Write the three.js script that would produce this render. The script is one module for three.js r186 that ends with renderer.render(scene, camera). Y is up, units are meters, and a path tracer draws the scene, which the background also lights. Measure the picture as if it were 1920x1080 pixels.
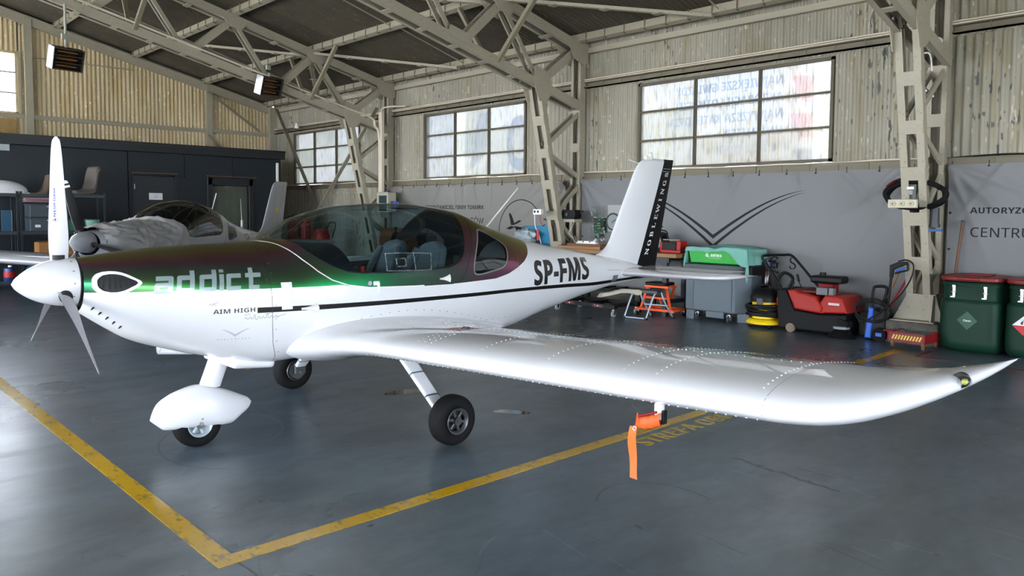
import * as THREE from 'three';
import { mergeGeometries, mergeVertices } from 'three/addons/utils/BufferGeometryUtils.js';
import { RoundedBoxGeometry } from 'three/addons/geometries/RoundedBoxGeometry.js';
import { FontLoader } from 'three/addons/loaders/FontLoader.js';
import { TextGeometry } from 'three/addons/geometries/TextGeometry.js';

// ---------- camera, sky, exposure ----------
const scene = new THREE.Scene();
const renderer = new THREE.WebGLRenderer({ antialias: true });
renderer.toneMapping = THREE.LinearToneMapping;
renderer.toneMappingExposure = 4.1;
renderer.shadowMap.enabled = true;
const camera = new THREE.PerspectiveCamera(2 * Math.atan(540 / 1437.4) * 180 / Math.PI, 16 / 9, 0.05, 300);
camera.rotation.order = 'YXZ';
camera.rotation.set(-3.368 * Math.PI / 180, 46.327 * Math.PI / 180, 0.431 * Math.PI / 180);
camera.position.set(0, 1.555, 0);
camera.setViewOffset(1920, 1080, 0, 55.7, 1920, 1080);     // the photograph is cropped off centre
scene.background = new THREE.Color().setRGB(4.65, 4.95, 5.45);   // even overcast sky, seen through the hangar doors and the windows

// ---------- helpers ----------
const V = (x, y, z) => new THREE.Vector3(x, y, z);
let seed = 12345;
const rnd = () => { seed = (seed + 0x6d2b79f5) | 0; let t = Math.imul(seed ^ (seed >>> 15), 1 | seed); t = (t + Math.imul(t ^ (t >>> 7), 61 | t)) ^ t; return ((t ^ (t >>> 14)) >>> 0) / 4294967296; };
const R = (a, b) => a + (b - a) * rnd();
const used = new Map();
function numbered(n) { const k = used.get(n) || 0; used.set(n, k + 1); return k ? n + '_' + String(k).padStart(3, '0') : n; }
function shade(o) { o.traverse((m) => { if (m.isMesh) { m.castShadow = true; m.receiveShadow = true; } }); return o; }
function thing(name, label, category, [x, y, z] = [0, 0, 0], turn = 0, group) {
  const o = new THREE.Group(); o.name = numbered(name); scene.add(o); o.position.set(x, y, z); o.rotation.y = turn;
  o.userData = { label, category }; if (group) o.userData.group = group; return o;
}
function struct(name) { const o = new THREE.Group(); o.name = name; o.userData.kind = 'structure'; scene.add(o); return o; }
function part(parent, name, geo, mat, kind) {
  const m = new THREE.Mesh(Array.isArray(geo) ? mg(geo) : geo, mat); m.castShadow = m.receiveShadow = true;
  const c = parent.userData.counts || (Object.defineProperty(parent.userData, 'counts', { value: new Map(), enumerable: false }), parent.userData.counts);
  const k = c.get(name) || 0; c.set(name, k + 1); m.name = k ? name + '_' + String(k).padStart(3, '0') : name;
  if (kind) m.userData.kind = kind; parent.add(m); return m;
}
function mg(list) {
  return mergeGeometries(list.flat(3).filter(Boolean).map((g) => {
    const q = g.index ? g.toNonIndexed() : g.clone();
    for (const k of Object.keys(q.attributes)) if (!['position', 'normal', 'uv'].includes(k)) q.deleteAttribute(k);
    if (!q.attributes.uv) q.setAttribute('uv', new THREE.BufferAttribute(new Float32Array(q.attributes.position.count * 2), 2));
    if (!q.attributes.normal) q.computeVertexNormals();
    q.morphAttributes = {}; return q;
  }));
}
const tr = (g, x = 0, y = 0, z = 0, rx = 0, ry = 0, rz = 0) => { if (rx) g.rotateX(rx); if (ry) g.rotateY(ry); if (rz) g.rotateZ(rz); return g.translate(x, y, z); };
function box(w, h, d, x = 0, y = 0, z = 0, r = 0, seg = 2) {
  const g = r ? new RoundedBoxGeometry(w, h, d, seg, Math.min(r, w / 2.01, h / 2.01, d / 2.01)) : new THREE.BoxGeometry(w, h, d);
  return g.translate(x, y, z);
}
function cyl(r, h, x = 0, y = 0, z = 0, axis = 'y', seg = 20, r2 = r) {
  const g = new THREE.CylinderGeometry(r2, r, h, seg); if (axis === 'x') g.rotateZ(-Math.PI / 2); if (axis === 'z') g.rotateX(Math.PI / 2); return g.translate(x, y, z);
}
const lathe = (pts, seg = 32) => new THREE.LatheGeometry(pts.map((p) => new THREE.Vector2(p[0], p[1])), seg);
function tube(pts, r, n = 0, seg = 8, closed = false) {
  const c = new THREE.CatmullRomCurve3(pts.map((p) => V(...p)), closed, 'catmullrom', 0.5);
  return new THREE.TubeGeometry(c, n || pts.length * 6, r, seg, closed);
}
function rod(p, q, r, seg = 8, r2 = r) {
  const a = V(...p), b = V(...q), d = b.clone().sub(a), g = new THREE.CylinderGeometry(r2, r, d.length(), seg);
  g.applyQuaternion(new THREE.Quaternion().setFromUnitVectors(V(0, 1, 0), d.clone().normalize())); const m = a.add(b).multiplyScalar(0.5); return g.translate(m.x, m.y, m.z);
}
// a prism of the cross-section poly (pairs along side, up) from p to q
function prism(poly, p, q, up = [0, 1, 0]) {
  const a = V(...p), b = V(...q), t = b.clone().sub(a).normalize(), s = t.clone().cross(V(...up)).normalize(), u = s.clone().cross(t);
  const P = (o, [x, y]) => o.clone().addScaledVector(s, x).addScaledVector(u, y), pos = [], uv = [], L = a.distanceTo(b);
  const tri = (...v) => v.forEach((w) => pos.push(w.x, w.y, w.z)); let run = 0;
  for (let i = 0; i < poly.length; i++) {
    const c = poly[i], d = poly[(i + 1) % poly.length], w = Math.hypot(d[0] - c[0], d[1] - c[1]);
    const A = P(a, c), B = P(a, d), C = P(b, d), D = P(b, c); tri(A, B, C, A, C, D); uv.push(run, 0, run + w, 0, run + w, L, run, 0, run + w, L, run, L); run += w;
  }
  const sh = new THREE.ShapeGeometry(new THREE.Shape(poly.map((c) => new THREE.Vector2(...c)))), ix = sh.index.array, sp = sh.attributes.position;
  for (let k = 0; k < ix.length; k += 3) {
    const c = [0, 1, 2].map((j) => [sp.getX(ix[k + j]), sp.getY(ix[k + j])]);
    tri(P(a, c[0]), P(a, c[2]), P(a, c[1])); tri(P(b, c[0]), P(b, c[1]), P(b, c[2])); uv.push(...c[0], ...c[2], ...c[1], ...c[0], ...c[1], ...c[2]);
  }
  const g = new THREE.BufferGeometry(); g.setAttribute('position', new THREE.Float32BufferAttribute(pos, 3)); g.setAttribute('uv', new THREE.Float32BufferAttribute(uv, 2)); g.computeVertexNormals(); return g;
}
const rect = (w, h) => [[-w / 2, -h / 2], [w / 2, -h / 2], [w / 2, h / 2], [-w / 2, h / 2]];
// channel section: web along y at x = 0, flanges toward +x
const chan = (h, f, t = 0.008, s = 1) => { const p = [[0, -h / 2], [f, -h / 2], [f, -h / 2 + t], [t, -h / 2 + t], [t, h / 2 - t], [f, h / 2 - t], [f, h / 2], [0, h / 2]]; return s > 0 ? p : p.map(([x, y]) => [-x, y]).reverse(); };
const shift = (poly, dx, dy = 0) => poly.map(([x, y]) => [x + dx, y + dy]);
const beam = (p, q, w, h, up) => prism(rect(w, h), p, q, up);
function ext(pts, depth, bevel = 0, seg = 2) {
  const s = pts instanceof THREE.Shape ? pts : new THREE.Shape(pts.map((p) => new THREE.Vector2(...p)));
  return new THREE.ExtrudeGeometry(s, { depth: depth - 2 * bevel, bevelEnabled: bevel > 0, bevelThickness: bevel, bevelSize: bevel, bevelOffset: -bevel, bevelSegments: seg, curveSegments: 16 }).translate(0, 0, bevel);
}
function gridGeo(nu, nv, f, closeU = false) {          // f(i/nu, j/nv) -> [x, y, z]
  const pos = [], uv = [], idx = [];
  for (let j = 0; j <= nv; j++) for (let i = 0; i <= nu; i++) { pos.push(...f(i / nu, j / nv)); uv.push(i / nu, j / nv); }
  for (let j = 0; j < nv; j++) for (let i = 0; i < nu; i++) { const a = j * (nu + 1) + i, b = a + 1, c = a + nu + 1, d = c + 1; idx.push(a, b, d, a, d, c); }
  const g = new THREE.BufferGeometry(); g.setAttribute('position', new THREE.Float32BufferAttribute(pos, 3)); g.setAttribute('uv', new THREE.Float32BufferAttribute(uv, 2)); g.setIndex(idx); g.computeVertexNormals();
  if (closeU) { const n = g.attributes.normal; for (let j = 0; j <= nv; j++) { const a = j * (nu + 1), b = a + nu, v = V(n.getX(a) + n.getX(b), n.getY(a) + n.getY(b), n.getZ(a) + n.getZ(b)).normalize(); n.setXYZ(a, v.x, v.y, v.z); n.setXYZ(b, v.x, v.y, v.z); } }
  return g;
}
// cut a geometry along f(x, y, z) = 0: [part where f >= 0, part where f < 0]
function cut(geo, f) {
  const g = geo.index ? geo.toNonIndexed() : geo, p = g.attributes.position, n = g.attributes.normal, t = g.attributes.uv, out = [[], []];
  const get = (i) => [p.getX(i), p.getY(i), p.getZ(i), n.getX(i), n.getY(i), n.getZ(i), t.getX(i), t.getY(i)];
  const mix = (a, b, k) => a.map((x, i) => x + (b[i] - x) * k);
  for (let i = 0; i < p.count; i += 3) {
    const v = [get(i), get(i + 1), get(i + 2)], d = v.map((w) => f(w[0], w[1], w[2]));
    const pos = [], neg = [];
    for (let k = 0; k < 3; k++) {
      const a = v[k], b = v[(k + 1) % 3], da = d[k], db = d[(k + 1) % 3];
      (da >= 0 ? pos : neg).push(a);
      if ((da >= 0) !== (db >= 0)) { const m = mix(a, b, da / (da - db)); pos.push(m); neg.push(m); }
    }
    [pos, neg].forEach((q, s) => { for (let k = 1; k + 1 < q.length; k++) out[s].push(q[0], q[k], q[k + 1]); });
  }
  return out.map((list) => {
    const h = new THREE.BufferGeometry(), P = new Float32Array(list.length * 3), N = new Float32Array(list.length * 3), U = new Float32Array(list.length * 2);
    list.forEach((w, i) => { P.set(w.slice(0, 3), i * 3); const l = Math.hypot(w[3], w[4], w[5]) || 1; N.set([w[3] / l, w[4] / l, w[5] / l], i * 3); U.set(w.slice(6), i * 2); });
    h.setAttribute('position', new THREE.BufferAttribute(P, 3)); h.setAttribute('normal', new THREE.BufferAttribute(N, 3)); h.setAttribute('uv', new THREE.BufferAttribute(U, 2)); return h;
  });
}
// signed distance to a polygon, positive inside
function polyField(poly) {
  return (x, y) => {
    let d = 1e9, inside = false;
    for (let i = 0, j = poly.length - 1; i < poly.length; j = i++) {
      const [ax, ay] = poly[j], [bx, by] = poly[i], ex = bx - ax, ey = by - ay, wx = x - ax, wy = y - ay, k = Math.max(0, Math.min(1, (wx * ex + wy * ey) / (ex * ex + ey * ey || 1e-9)));
      d = Math.min(d, Math.hypot(wx - ex * k, wy - ey * k));
      if ((by > y) !== (ay > y) && x < (ax - bx) * (y - by) / (ay - by) + bx) inside = !inside;
    }
    return inside ? d : -d;
  };
}
function smoothPoly(pts, n = 8) { const c = new THREE.CatmullRomCurve3(pts.map((p) => V(p[0], p[1], 0)), true, 'centripetal'); return c.getPoints(pts.length * n).slice(0, -1).map((p) => [p.x, p.y]); }
function line(pts) {                                   // monotone cubic through [x, y] pairs
  const n = pts.length, m = pts.map((_, j) => {
    if (j === 0 || j === n - 1) { const a = pts[j ? n - 2 : 0], b = pts[j ? n - 1 : 1]; return (b[1] - a[1]) / (b[0] - a[0]); }
    const h0 = pts[j][0] - pts[j - 1][0], h1 = pts[j + 1][0] - pts[j][0], d0 = (pts[j][1] - pts[j - 1][1]) / h0, d1 = (pts[j + 1][1] - pts[j][1]) / h1;
    return d0 * d1 <= 0 ? 0 : (3 * h1 + 3 * h0) / ((2 * h1 + h0) / d0 + (h1 + 2 * h0) / d1);
  });
  return (x) => {
    if (x <= pts[0][0]) return pts[0][1]; if (x >= pts[n - 1][0]) return pts[n - 1][1];
    let i = 0; while (pts[i + 1][0] < x) i++;
    const h = pts[i + 1][0] - pts[i][0], t = (x - pts[i][0]) / h, t2 = t * t, t3 = t2 * t;
    return (2 * t3 - 3 * t2 + 1) * pts[i][1] + (t3 - 2 * t2 + t) * h * m[i] + (3 * t2 - 2 * t3) * pts[i + 1][1] + (t3 - t2) * h * m[i + 1];
  };
}
const clamp = (x, a = 0, b = 1) => Math.max(a, Math.min(b, x)), sm = (a, b, x) => { const t = clamp((x - a) / (b - a)); return t * t * (3 - 2 * t); };

// ---------- textures ----------
const hash = (x, y, s) => { let h = Math.imul(x, 374761393) ^ Math.imul(y, 668265263) ^ Math.imul(s + 1, 974711); h = Math.imul(h ^ (h >>> 13), 1274126177); return ((h ^ (h >>> 16)) >>> 0) / 4294967296; };
function noise(x, y, px, py, s) {                      // value noise that repeats after px, py cells
  const ix = Math.floor(x), iy = Math.floor(y), fx = x - ix, fy = y - iy, u = fx * fx * (3 - 2 * fx), v = fy * fy * (3 - 2 * fy), w = (a, n) => ((a % n) + n) % n;
  const x0 = w(ix, px), x1 = w(ix + 1, px), y0 = w(iy, py), y1 = w(iy + 1, py), a = hash(x0, y0, s), b = hash(x1, y0, s), c = hash(x0, y1, s), d = hash(x1, y1, s);
  return a + (b - a) * u + (c - a) * v + (a - b - c + d) * u * v;
}
function fbm(u, v, fx, fy, oct, s) { let a = 0, w = 0.5, t = 0; for (let o = 0; o < oct; o++) { a += w * noise(u * fx, v * fy, fx, fy, s + o * 17); t += w; w *= 0.5; fx *= 2; fy *= 2; } return a / t; }
function tex(w, h, f, srgb = true, rx = 1, ry = 1) {
  const d = new Uint8Array(w * h * 4);
  for (let y = 0; y < h; y++) for (let x = 0; x < w; x++) { const c = f(x / w, y / h), i = (y * w + x) * 4; for (let k = 0; k < 3; k++) d[i + k] = clamp(c[k]) * 255; d[i + 3] = 255; }
  const t = new THREE.DataTexture(d, w, h); t.wrapS = t.wrapT = THREE.RepeatWrapping; t.magFilter = t.minFilter = THREE.LinearFilter; if (srgb) t.colorSpace = THREE.SRGBColorSpace; t.repeat.set(rx, ry); t.needsUpdate = true; return t;
}
function canvasTex(w, h, draw) {
  const c = document.createElement('canvas'); c.width = w; c.height = h; const g = c.getContext('2d'); draw(g, w, h);
  const t = new THREE.CanvasTexture(c); t.colorSpace = THREE.SRGBColorSpace; t.magFilter = t.minFilter = THREE.LinearFilter; return t;
}
const mixc = (a, b, k) => [a[0] + (b[0] - a[0]) * k, a[1] + (b[1] - a[1]) * k, a[2] + (b[2] - a[2]) * k];
const std = (c, roughness = 0.6, o = {}) => new THREE.MeshPhysicalMaterial({ color: new THREE.Color(c), roughness, ...o });
// peeling paint on corrugated steel, 3.2 m square
function peeling(base, flake, amount, s) {
  return tex(1024, 1024, (u, v) => {
    let c = mixc(base, base.map((x) => x * 0.86), fbm(u, v, 6, 3, 4, s));
    c = mixc(c, [c[0] * 0.93, c[1] * 0.9, c[2] * 0.82], sm(0.5, 0.75, fbm(u, v, 40, 4, 3, s + 3)) * 0.8);   // rusty run marks
    const p = fbm(u, v, 96, 22, 3, s + 9) * 0.62 + fbm(u, v, 5, 4, 3, s + 21) * 0.38;
    c = mixc(c, flake, sm(amount, amount + 0.035, p));
    const q = fbm(u, v, 120, 30, 2, s + 40); c = mixc(c, base.map((x) => Math.min(1, x * 1.22)), sm(0.78, 0.84, q) * 0.7);
    const k = 1 + (hash((u * 1024) | 0, (v * 1024) | 0, s) - 0.5) * 0.05; return c.map((x) => x * k);
  }, true, 1 / 3.2, 1 / 3.2);
}
const T = {
  wall: peeling([0.655, 0.635, 0.57], [0.36, 0.365, 0.34], 0.69, 3),
  gable: peeling([0.87, 0.795, 0.645], [0.54, 0.48, 0.39], 0.715, 57),
  steel: tex(512, 512, (u, v) => { let c = mixc([0.675, 0.65, 0.575], [0.635, 0.61, 0.535], fbm(u, v, 5, 5, 4, 5)); const p = fbm(u, v, 30, 30, 3, 8); c = mixc(c, [0.5, 0.42, 0.33], sm(0.76, 0.82, p) * 0.7); return c; }, true, 1, 1),
  roof: tex(512, 512, (u, v) => { let c = mixc([0.29, 0.275, 0.235], [0.36, 0.33, 0.27], fbm(u, v, 4, 8, 4, 15)); const p = fbm(u, v, 60, 20, 2, 18); c = mixc(c, [0.45, 0.42, 0.33], sm(0.74, 0.8, p) * 0.5); return c; }, true, 0.5, 0.5),
  concrete: tex(512, 512, (u, v) => { const k = 0.24 + 0.16 * fbm(u, v, 8, 8, 5, 31), p = fbm(u, v, 40, 40, 2, 33); return mixc([k, k * 0.96, k * 0.88], [0.2, 0.19, 0.17], sm(0.62, 0.72, p) * 0.6); }, true, 1, 1),
  fine: tex(512, 512, (u, v) => { const k = fbm(u, v, 64, 64, 3, 77); return [k, k, k]; }, false, 1, 1),
  wood: tex(512, 512, (u, v) => { const k = fbm(u, v, 3, 60, 4, 90), r = 0.5 + 0.5 * Math.sin((v * 26 + k * 3) * 6.28); return mixc([0.66, 0.5, 0.33], [0.5, 0.35, 0.2], clamp(k * 0.6 + r * 0.35)); }),
};
// ---------- materials ----------
const M = {
  wallSteel: [1, 0.95, 1.05].map((k) => std(new THREE.Color(k, k, k), 0.62, { map: T.wall })),
  gableSteel: [1, 0.96, 1.04].map((k) => std(new THREE.Color(k, k, k * 0.98), 0.62, { map: T.gable })),
  roof: [1, 0.85, 1.15].map((k) => std(new THREE.Color(k, k, k), 0.7, { map: T.roof })),
  steel: std('#ffffff', 0.55, { map: T.steel }),
  steelDark: std('#b4b0a6', 0.6, { map: T.steel }),
  rust: std('#796a56', 0.8), bolt: std('#8f8a80', 0.4, { metalness: 0.6 }),
  cable: std('#d9cfba', 0.5), white: std('#e9e9e6', 0.4), black: std('#0d0e0f', 0.5, { specularIntensity: 0.5 }), rubber: std('#0f0f10', 0.75, { specularIntensity: 0.4 }), darkGrey: std('#3a3d40', 0.5), grey: std('#8a8f92', 0.5),
  plinth: std('#ffffff', 0.85, { map: T.concrete, bumpMap: T.concrete, bumpScale: 0.004 }),
  mullion: std('#5c5546', 0.65), chrome: std('#c8ccd0', 0.2, { metalness: 1 }), alu: std('#b9bfc4', 0.35, { metalness: 0.8 }),
  cabin: std('#21272c', 0.45, { specularIntensity: 0.6 }), cabinTrim: std('#181c20', 0.42), red: std('#a01c1b', 0.45, { specularIntensity: 0.6 }), darkRed: std('#7c1718', 0.5, { specularIntensity: 0.5 }), yellow: std('#e8c80f', 0.45), orange: std('#f0581a', 0.6), blue: std('#1c62c9', 0.42),
  wood: std('#ffffff', 0.6, { map: T.wood }), cardboard: std('#a3733f', 0.8), brown: std('#6f4a30', 0.6),
};
M.brace = std('#dcd9d0', 0.6, { map: T.steel });
const yr = (z) => 4.61 + 0.249 * (10.6 - Math.abs(z));   // roof line, ridge along x at z = 0

// corrugated sheet in the xy plane, facing +z, top edge sloping from h0 to h1
const ripple = (x, pitch, d) => { const s = Math.sin(x / pitch * 6.2832); return d * Math.sign(s) * Math.pow(Math.abs(s), 0.6); };
function corr(w, h0, h1 = h0, pitch = 0.1, d = 0.014, u0 = 0, v0 = 0) {
  const n = Math.round(w / pitch * 8), pos = [], uv = [], nor = [], idx = [];
  for (let i = 0; i <= n; i++) {
    const x = w * i / n, z = ripple(x, pitch, d), e = 0.004, dz = (ripple(x + e, pitch, d) - ripple(x - e, pitch, d)) / (2 * e), l = Math.hypot(dz, 1), h = h0 + (h1 - h0) * i / n;
    pos.push(x, 0, z, x, h, z); uv.push(u0 + x, v0, u0 + x, v0 + h); nor.push(-dz / l, 0, 1 / l, -dz / l, 0, 1 / l);
    if (i < n) { const a = 2 * i; idx.push(a, a + 2, a + 3, a, a + 3, a + 1); }
  }
  const g = new THREE.BufferGeometry(); g.setAttribute('position', new THREE.Float32BufferAttribute(pos, 3)); g.setAttribute('normal', new THREE.Float32BufferAttribute(nor, 3)); g.setAttribute('uv', new THREE.Float32BufferAttribute(uv, 2)); g.setIndex(idx); return g;
}

// ---------- floor and ground ----------
const FS = 13, floorMap = (() => {
  const N = 2048, base = new Float32Array(N * N);
  const c = document.createElement('canvas'); c.width = c.height = N; const g = c.getContext('2d'), im = g.createImageData(N, N);
  for (let y = 0; y < N; y++) for (let x = 0; x < N; x++) {
    const u = x / N, v = y / N; let k = 0.97 + 0.3 * (fbm(u, v, 7, 7, 5, 201) - 0.5) + 0.34 * (fbm(u, v, 60, 30, 4, 207) - 0.5) + 0.14 * (fbm(u, v, 300, 140, 2, 213) - 0.5);
    k -= 0.1 * sm(0.6, 0.85, fbm(u, v, 34, 20, 4, 219)); k += 0.12 * sm(0.66, 0.78, fbm(u, v, 22, 14, 4, 223));
    const w = sm(0.45, 0.7, fbm(u, v, 4, 4, 3, 231)), i = (y * N + x) * 4;
    im.data[i] = clamp(k * (0.345 + 0.02 * w)) * 255; im.data[i + 1] = clamp(k * (0.395 + 0.008 * w)) * 255; im.data[i + 2] = clamp(k * (0.435 - 0.015 * w)) * 255; im.data[i + 3] = 255;
  }
  g.putImageData(im, 0, 0);
  const P = (x, z) => [(x + FS) / FS * N, (z + FS - 1) / FS * N];   // world to canvas: x from -13 to 0, z from -12 to 1
  const arc = (x, z, r, a, b, w, col) => { g.strokeStyle = col; g.lineWidth = w; g.beginPath(); const [px, py] = P(x, z); g.ellipse(px, py, r * N / FS, r * 0.8 * N / FS, 0.4, a, b); g.stroke(); };
  for (let i = 0; i < 70; i++) arc(R(-11, -1), R(-9, 0.6), R(0.08, 0.7), R(0, 6), R(0, 6) + 1.2, R(0.6, 2.2), rnd() < 0.65 ? 'rgba(24,27,30,' + R(0.15, 0.5).toFixed(2) + ')' : 'rgba(160,168,172,' + R(0.1, 0.35).toFixed(2) + ')');
  const joint = (pts, w, col) => { g.strokeStyle = col; g.lineWidth = w; g.beginPath(); pts.forEach(([x, z], i) => (i ? g.lineTo(...P(x, z)) : g.moveTo(...P(x, z)))); g.stroke(); };
  const crack = (x0, z0, x1, z1, w, col) => { const p = []; for (let i = 0; i <= 40; i++) p.push([x0 + (x1 - x0) * i / 40 + R(-0.02, 0.02), z0 + (z1 - z0) * i / 40 + R(-0.02, 0.02)]); joint(p, w, col); };
  crack(-13, -1.33, -2.9, -1.42, 1.4, 'rgba(25,25,22,.75)'); crack(-2.9, -1.42, -2.2, -1.7, 1.2, 'rgba(25,25,22,.6)'); crack(-3.28, -1.3, -3.2, -9, 1, 'rgba(40,40,36,.35)');
  crack(-2.5, -4.37, -1.8, -4.27, 3, 'rgba(30,33,36,.6)'); for (let i = 0; i < 26; i++) { const x = R(-2.6, -0.7), z = R(-4.6, -2.6), a = R(-0.4, 0.4); joint([[x, z], [x + 0.2 * Math.cos(a) * R(0.5, 2), z + 0.12 * Math.sin(a) + 0.03]], R(0.5, 1.6), rnd() < 0.6 ? 'rgba(24,27,30,.4)' : 'rgba(170,178,182,.35)'); }; crack(-6.2, -5.2, -3.6, -5.5, 2, 'rgba(110,105,95,.4)');
  for (let i = 0; i < 260; i++) { const [x, y] = P(R(-12, 0), R(-10, 0.8)), a = R(0, 0.5); g.fillStyle = rnd() < 0.6 ? 'rgba(22,24,26,' + R(0.2, 0.55).toFixed(2) + ')' : 'rgba(118,112,98,' + R(0.15, 0.35).toFixed(2) + ')'; g.beginPath(); g.ellipse(x, y, R(0.6, 5), R(0.4, 2), a, 0, 7); g.fill(); }
  for (let i = 0; i < 60; i++) { const [x, y] = P(-5.0 + R(-1, 1.6), -4.6 + R(-0.8, 0.8)); g.fillStyle = 'rgba(128,120,104,' + R(0.04, 0.12).toFixed(2) + ')'; g.beginPath(); g.ellipse(x, y, R(6, 38), R(3, 12), 0.3, 0, 7); g.fill(); }
  const t = new THREE.CanvasTexture(c); t.colorSpace = THREE.SRGBColorSpace; t.wrapS = t.wrapT = THREE.MirroredRepeatWrapping; t.flipY = false; t.magFilter = t.minFilter = THREE.LinearFilter; return t;
})();
const floorRough = tex(1024, 1024, (u, v) => { const k = 0.3 + 0.16 * (fbm(u, v, 5, 5, 4, 301) - 0.5) + 0.05 * sm(0.45, 0.8, fbm(u, v, 40, 18, 3, 307)); return [k, k, k]; }, false, 1.9, 1.9);
const floorBump = tex(1024, 1024, (u, v) => { const k = 0.5 * fbm(u, v, 24, 24, 4, 321) + 0.5 * fbm(u, v, 180, 120, 2, 323); return [k, k, k]; }, false, 3.7, 3.7);
const floorMat = std('#ffffff', 1, { map: floorMap, roughnessMap: floorRough, bumpMap: floorBump, bumpScale: 0.0007, specularIntensity: 1, ior: 1.6 });
{
  const f = struct('floor'), g = box(30.2, 0.2, 21.4, -6.45, -0.1, 0), uv = g.attributes.uv, p = g.attributes.position;
  for (let i = 0; i < p.count; i++) uv.setXY(i, (p.getX(i) + FS) / FS, (p.getZ(i) + FS - 1) / FS);
  part(f, 'floor_slab', g, floorMat);
  const o = struct('ground'); part(o, 'apron', box(120, 0.2, 120, -6, -0.24, 0), std('#d4d0c6', 0.9));
}
// painted yellow lines, a red line and the lettering on the floor
const paintY = std('#ffffff', 0.5, { map: tex(512, 512, (u, v) => { let c = mixc([0.86, 0.68, 0.0], [0.78, 0.6, 0.05], fbm(u, v, 6, 6, 4, 401)); c = mixc(c, [0.5, 0.46, 0.33], sm(0.62, 0.8, fbm(u, v, 9, 30, 4, 405)) * 0.7); return mixc(c, [0.38, 0.36, 0.25], sm(0.74, 0.82, fbm(u, v, 40, 40, 3, 409)) * 0.6); }, true, 1, 1), roughnessMap: floorRough });
const paintPale = std('#cdbf8d', 0.5, { map: paintY.map, roughnessMap: floorRough });
const paintR = std('#6d2a26', 0.6);
{
  const f = struct('floor_marking');
  const strip = (x0, z0, x1, z1, m) => { const g = box(Math.abs(x1 - x0), 0.0016, Math.abs(z1 - z0), (x0 + x1) / 2, 0.0008, (z0 + z1) / 2), p = g.attributes.position; for (let i = 0; i < p.count; i++) g.attributes.uv.setXY(i, p.getX(i), p.getZ(i)); part(f, 'stripe', g, m); };
  strip(-3.23, -9.36, -3.33, -1.33, paintY); strip(-12, -1.43, -3.33, -1.33, paintY); strip(-20, -1.43, -12, -1.33, paintPale);
  strip(-3.02, -9.06, -2.98, -9.55, paintR); strip(-2.98, -9.06, -1.2, -9.1, paintR);
  const font = await new FontLoader().loadAsync('fonts/droid/droid_sans_bold.typeface.json');
  const g = new TextGeometry('STREFA OBSŁUGI'.replace('Ł', 'L'), { font, size: 0.2, depth: 0.0016, curveSegments: 5, bevelEnabled: false });
  g.computeBoundingBox(); const k = 0.15 / (g.boundingBox.max.y - g.boundingBox.min.y); g.scale(k * 0.97, k, 1); g.rotateX(-Math.PI / 2).rotateY(Math.PI / 2); g.translate(-3.03, 0, -4.17);
  part(f, 'lettering', g, std('#b89a16', 0.5, { roughnessMap: floorRough }));
}

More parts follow.
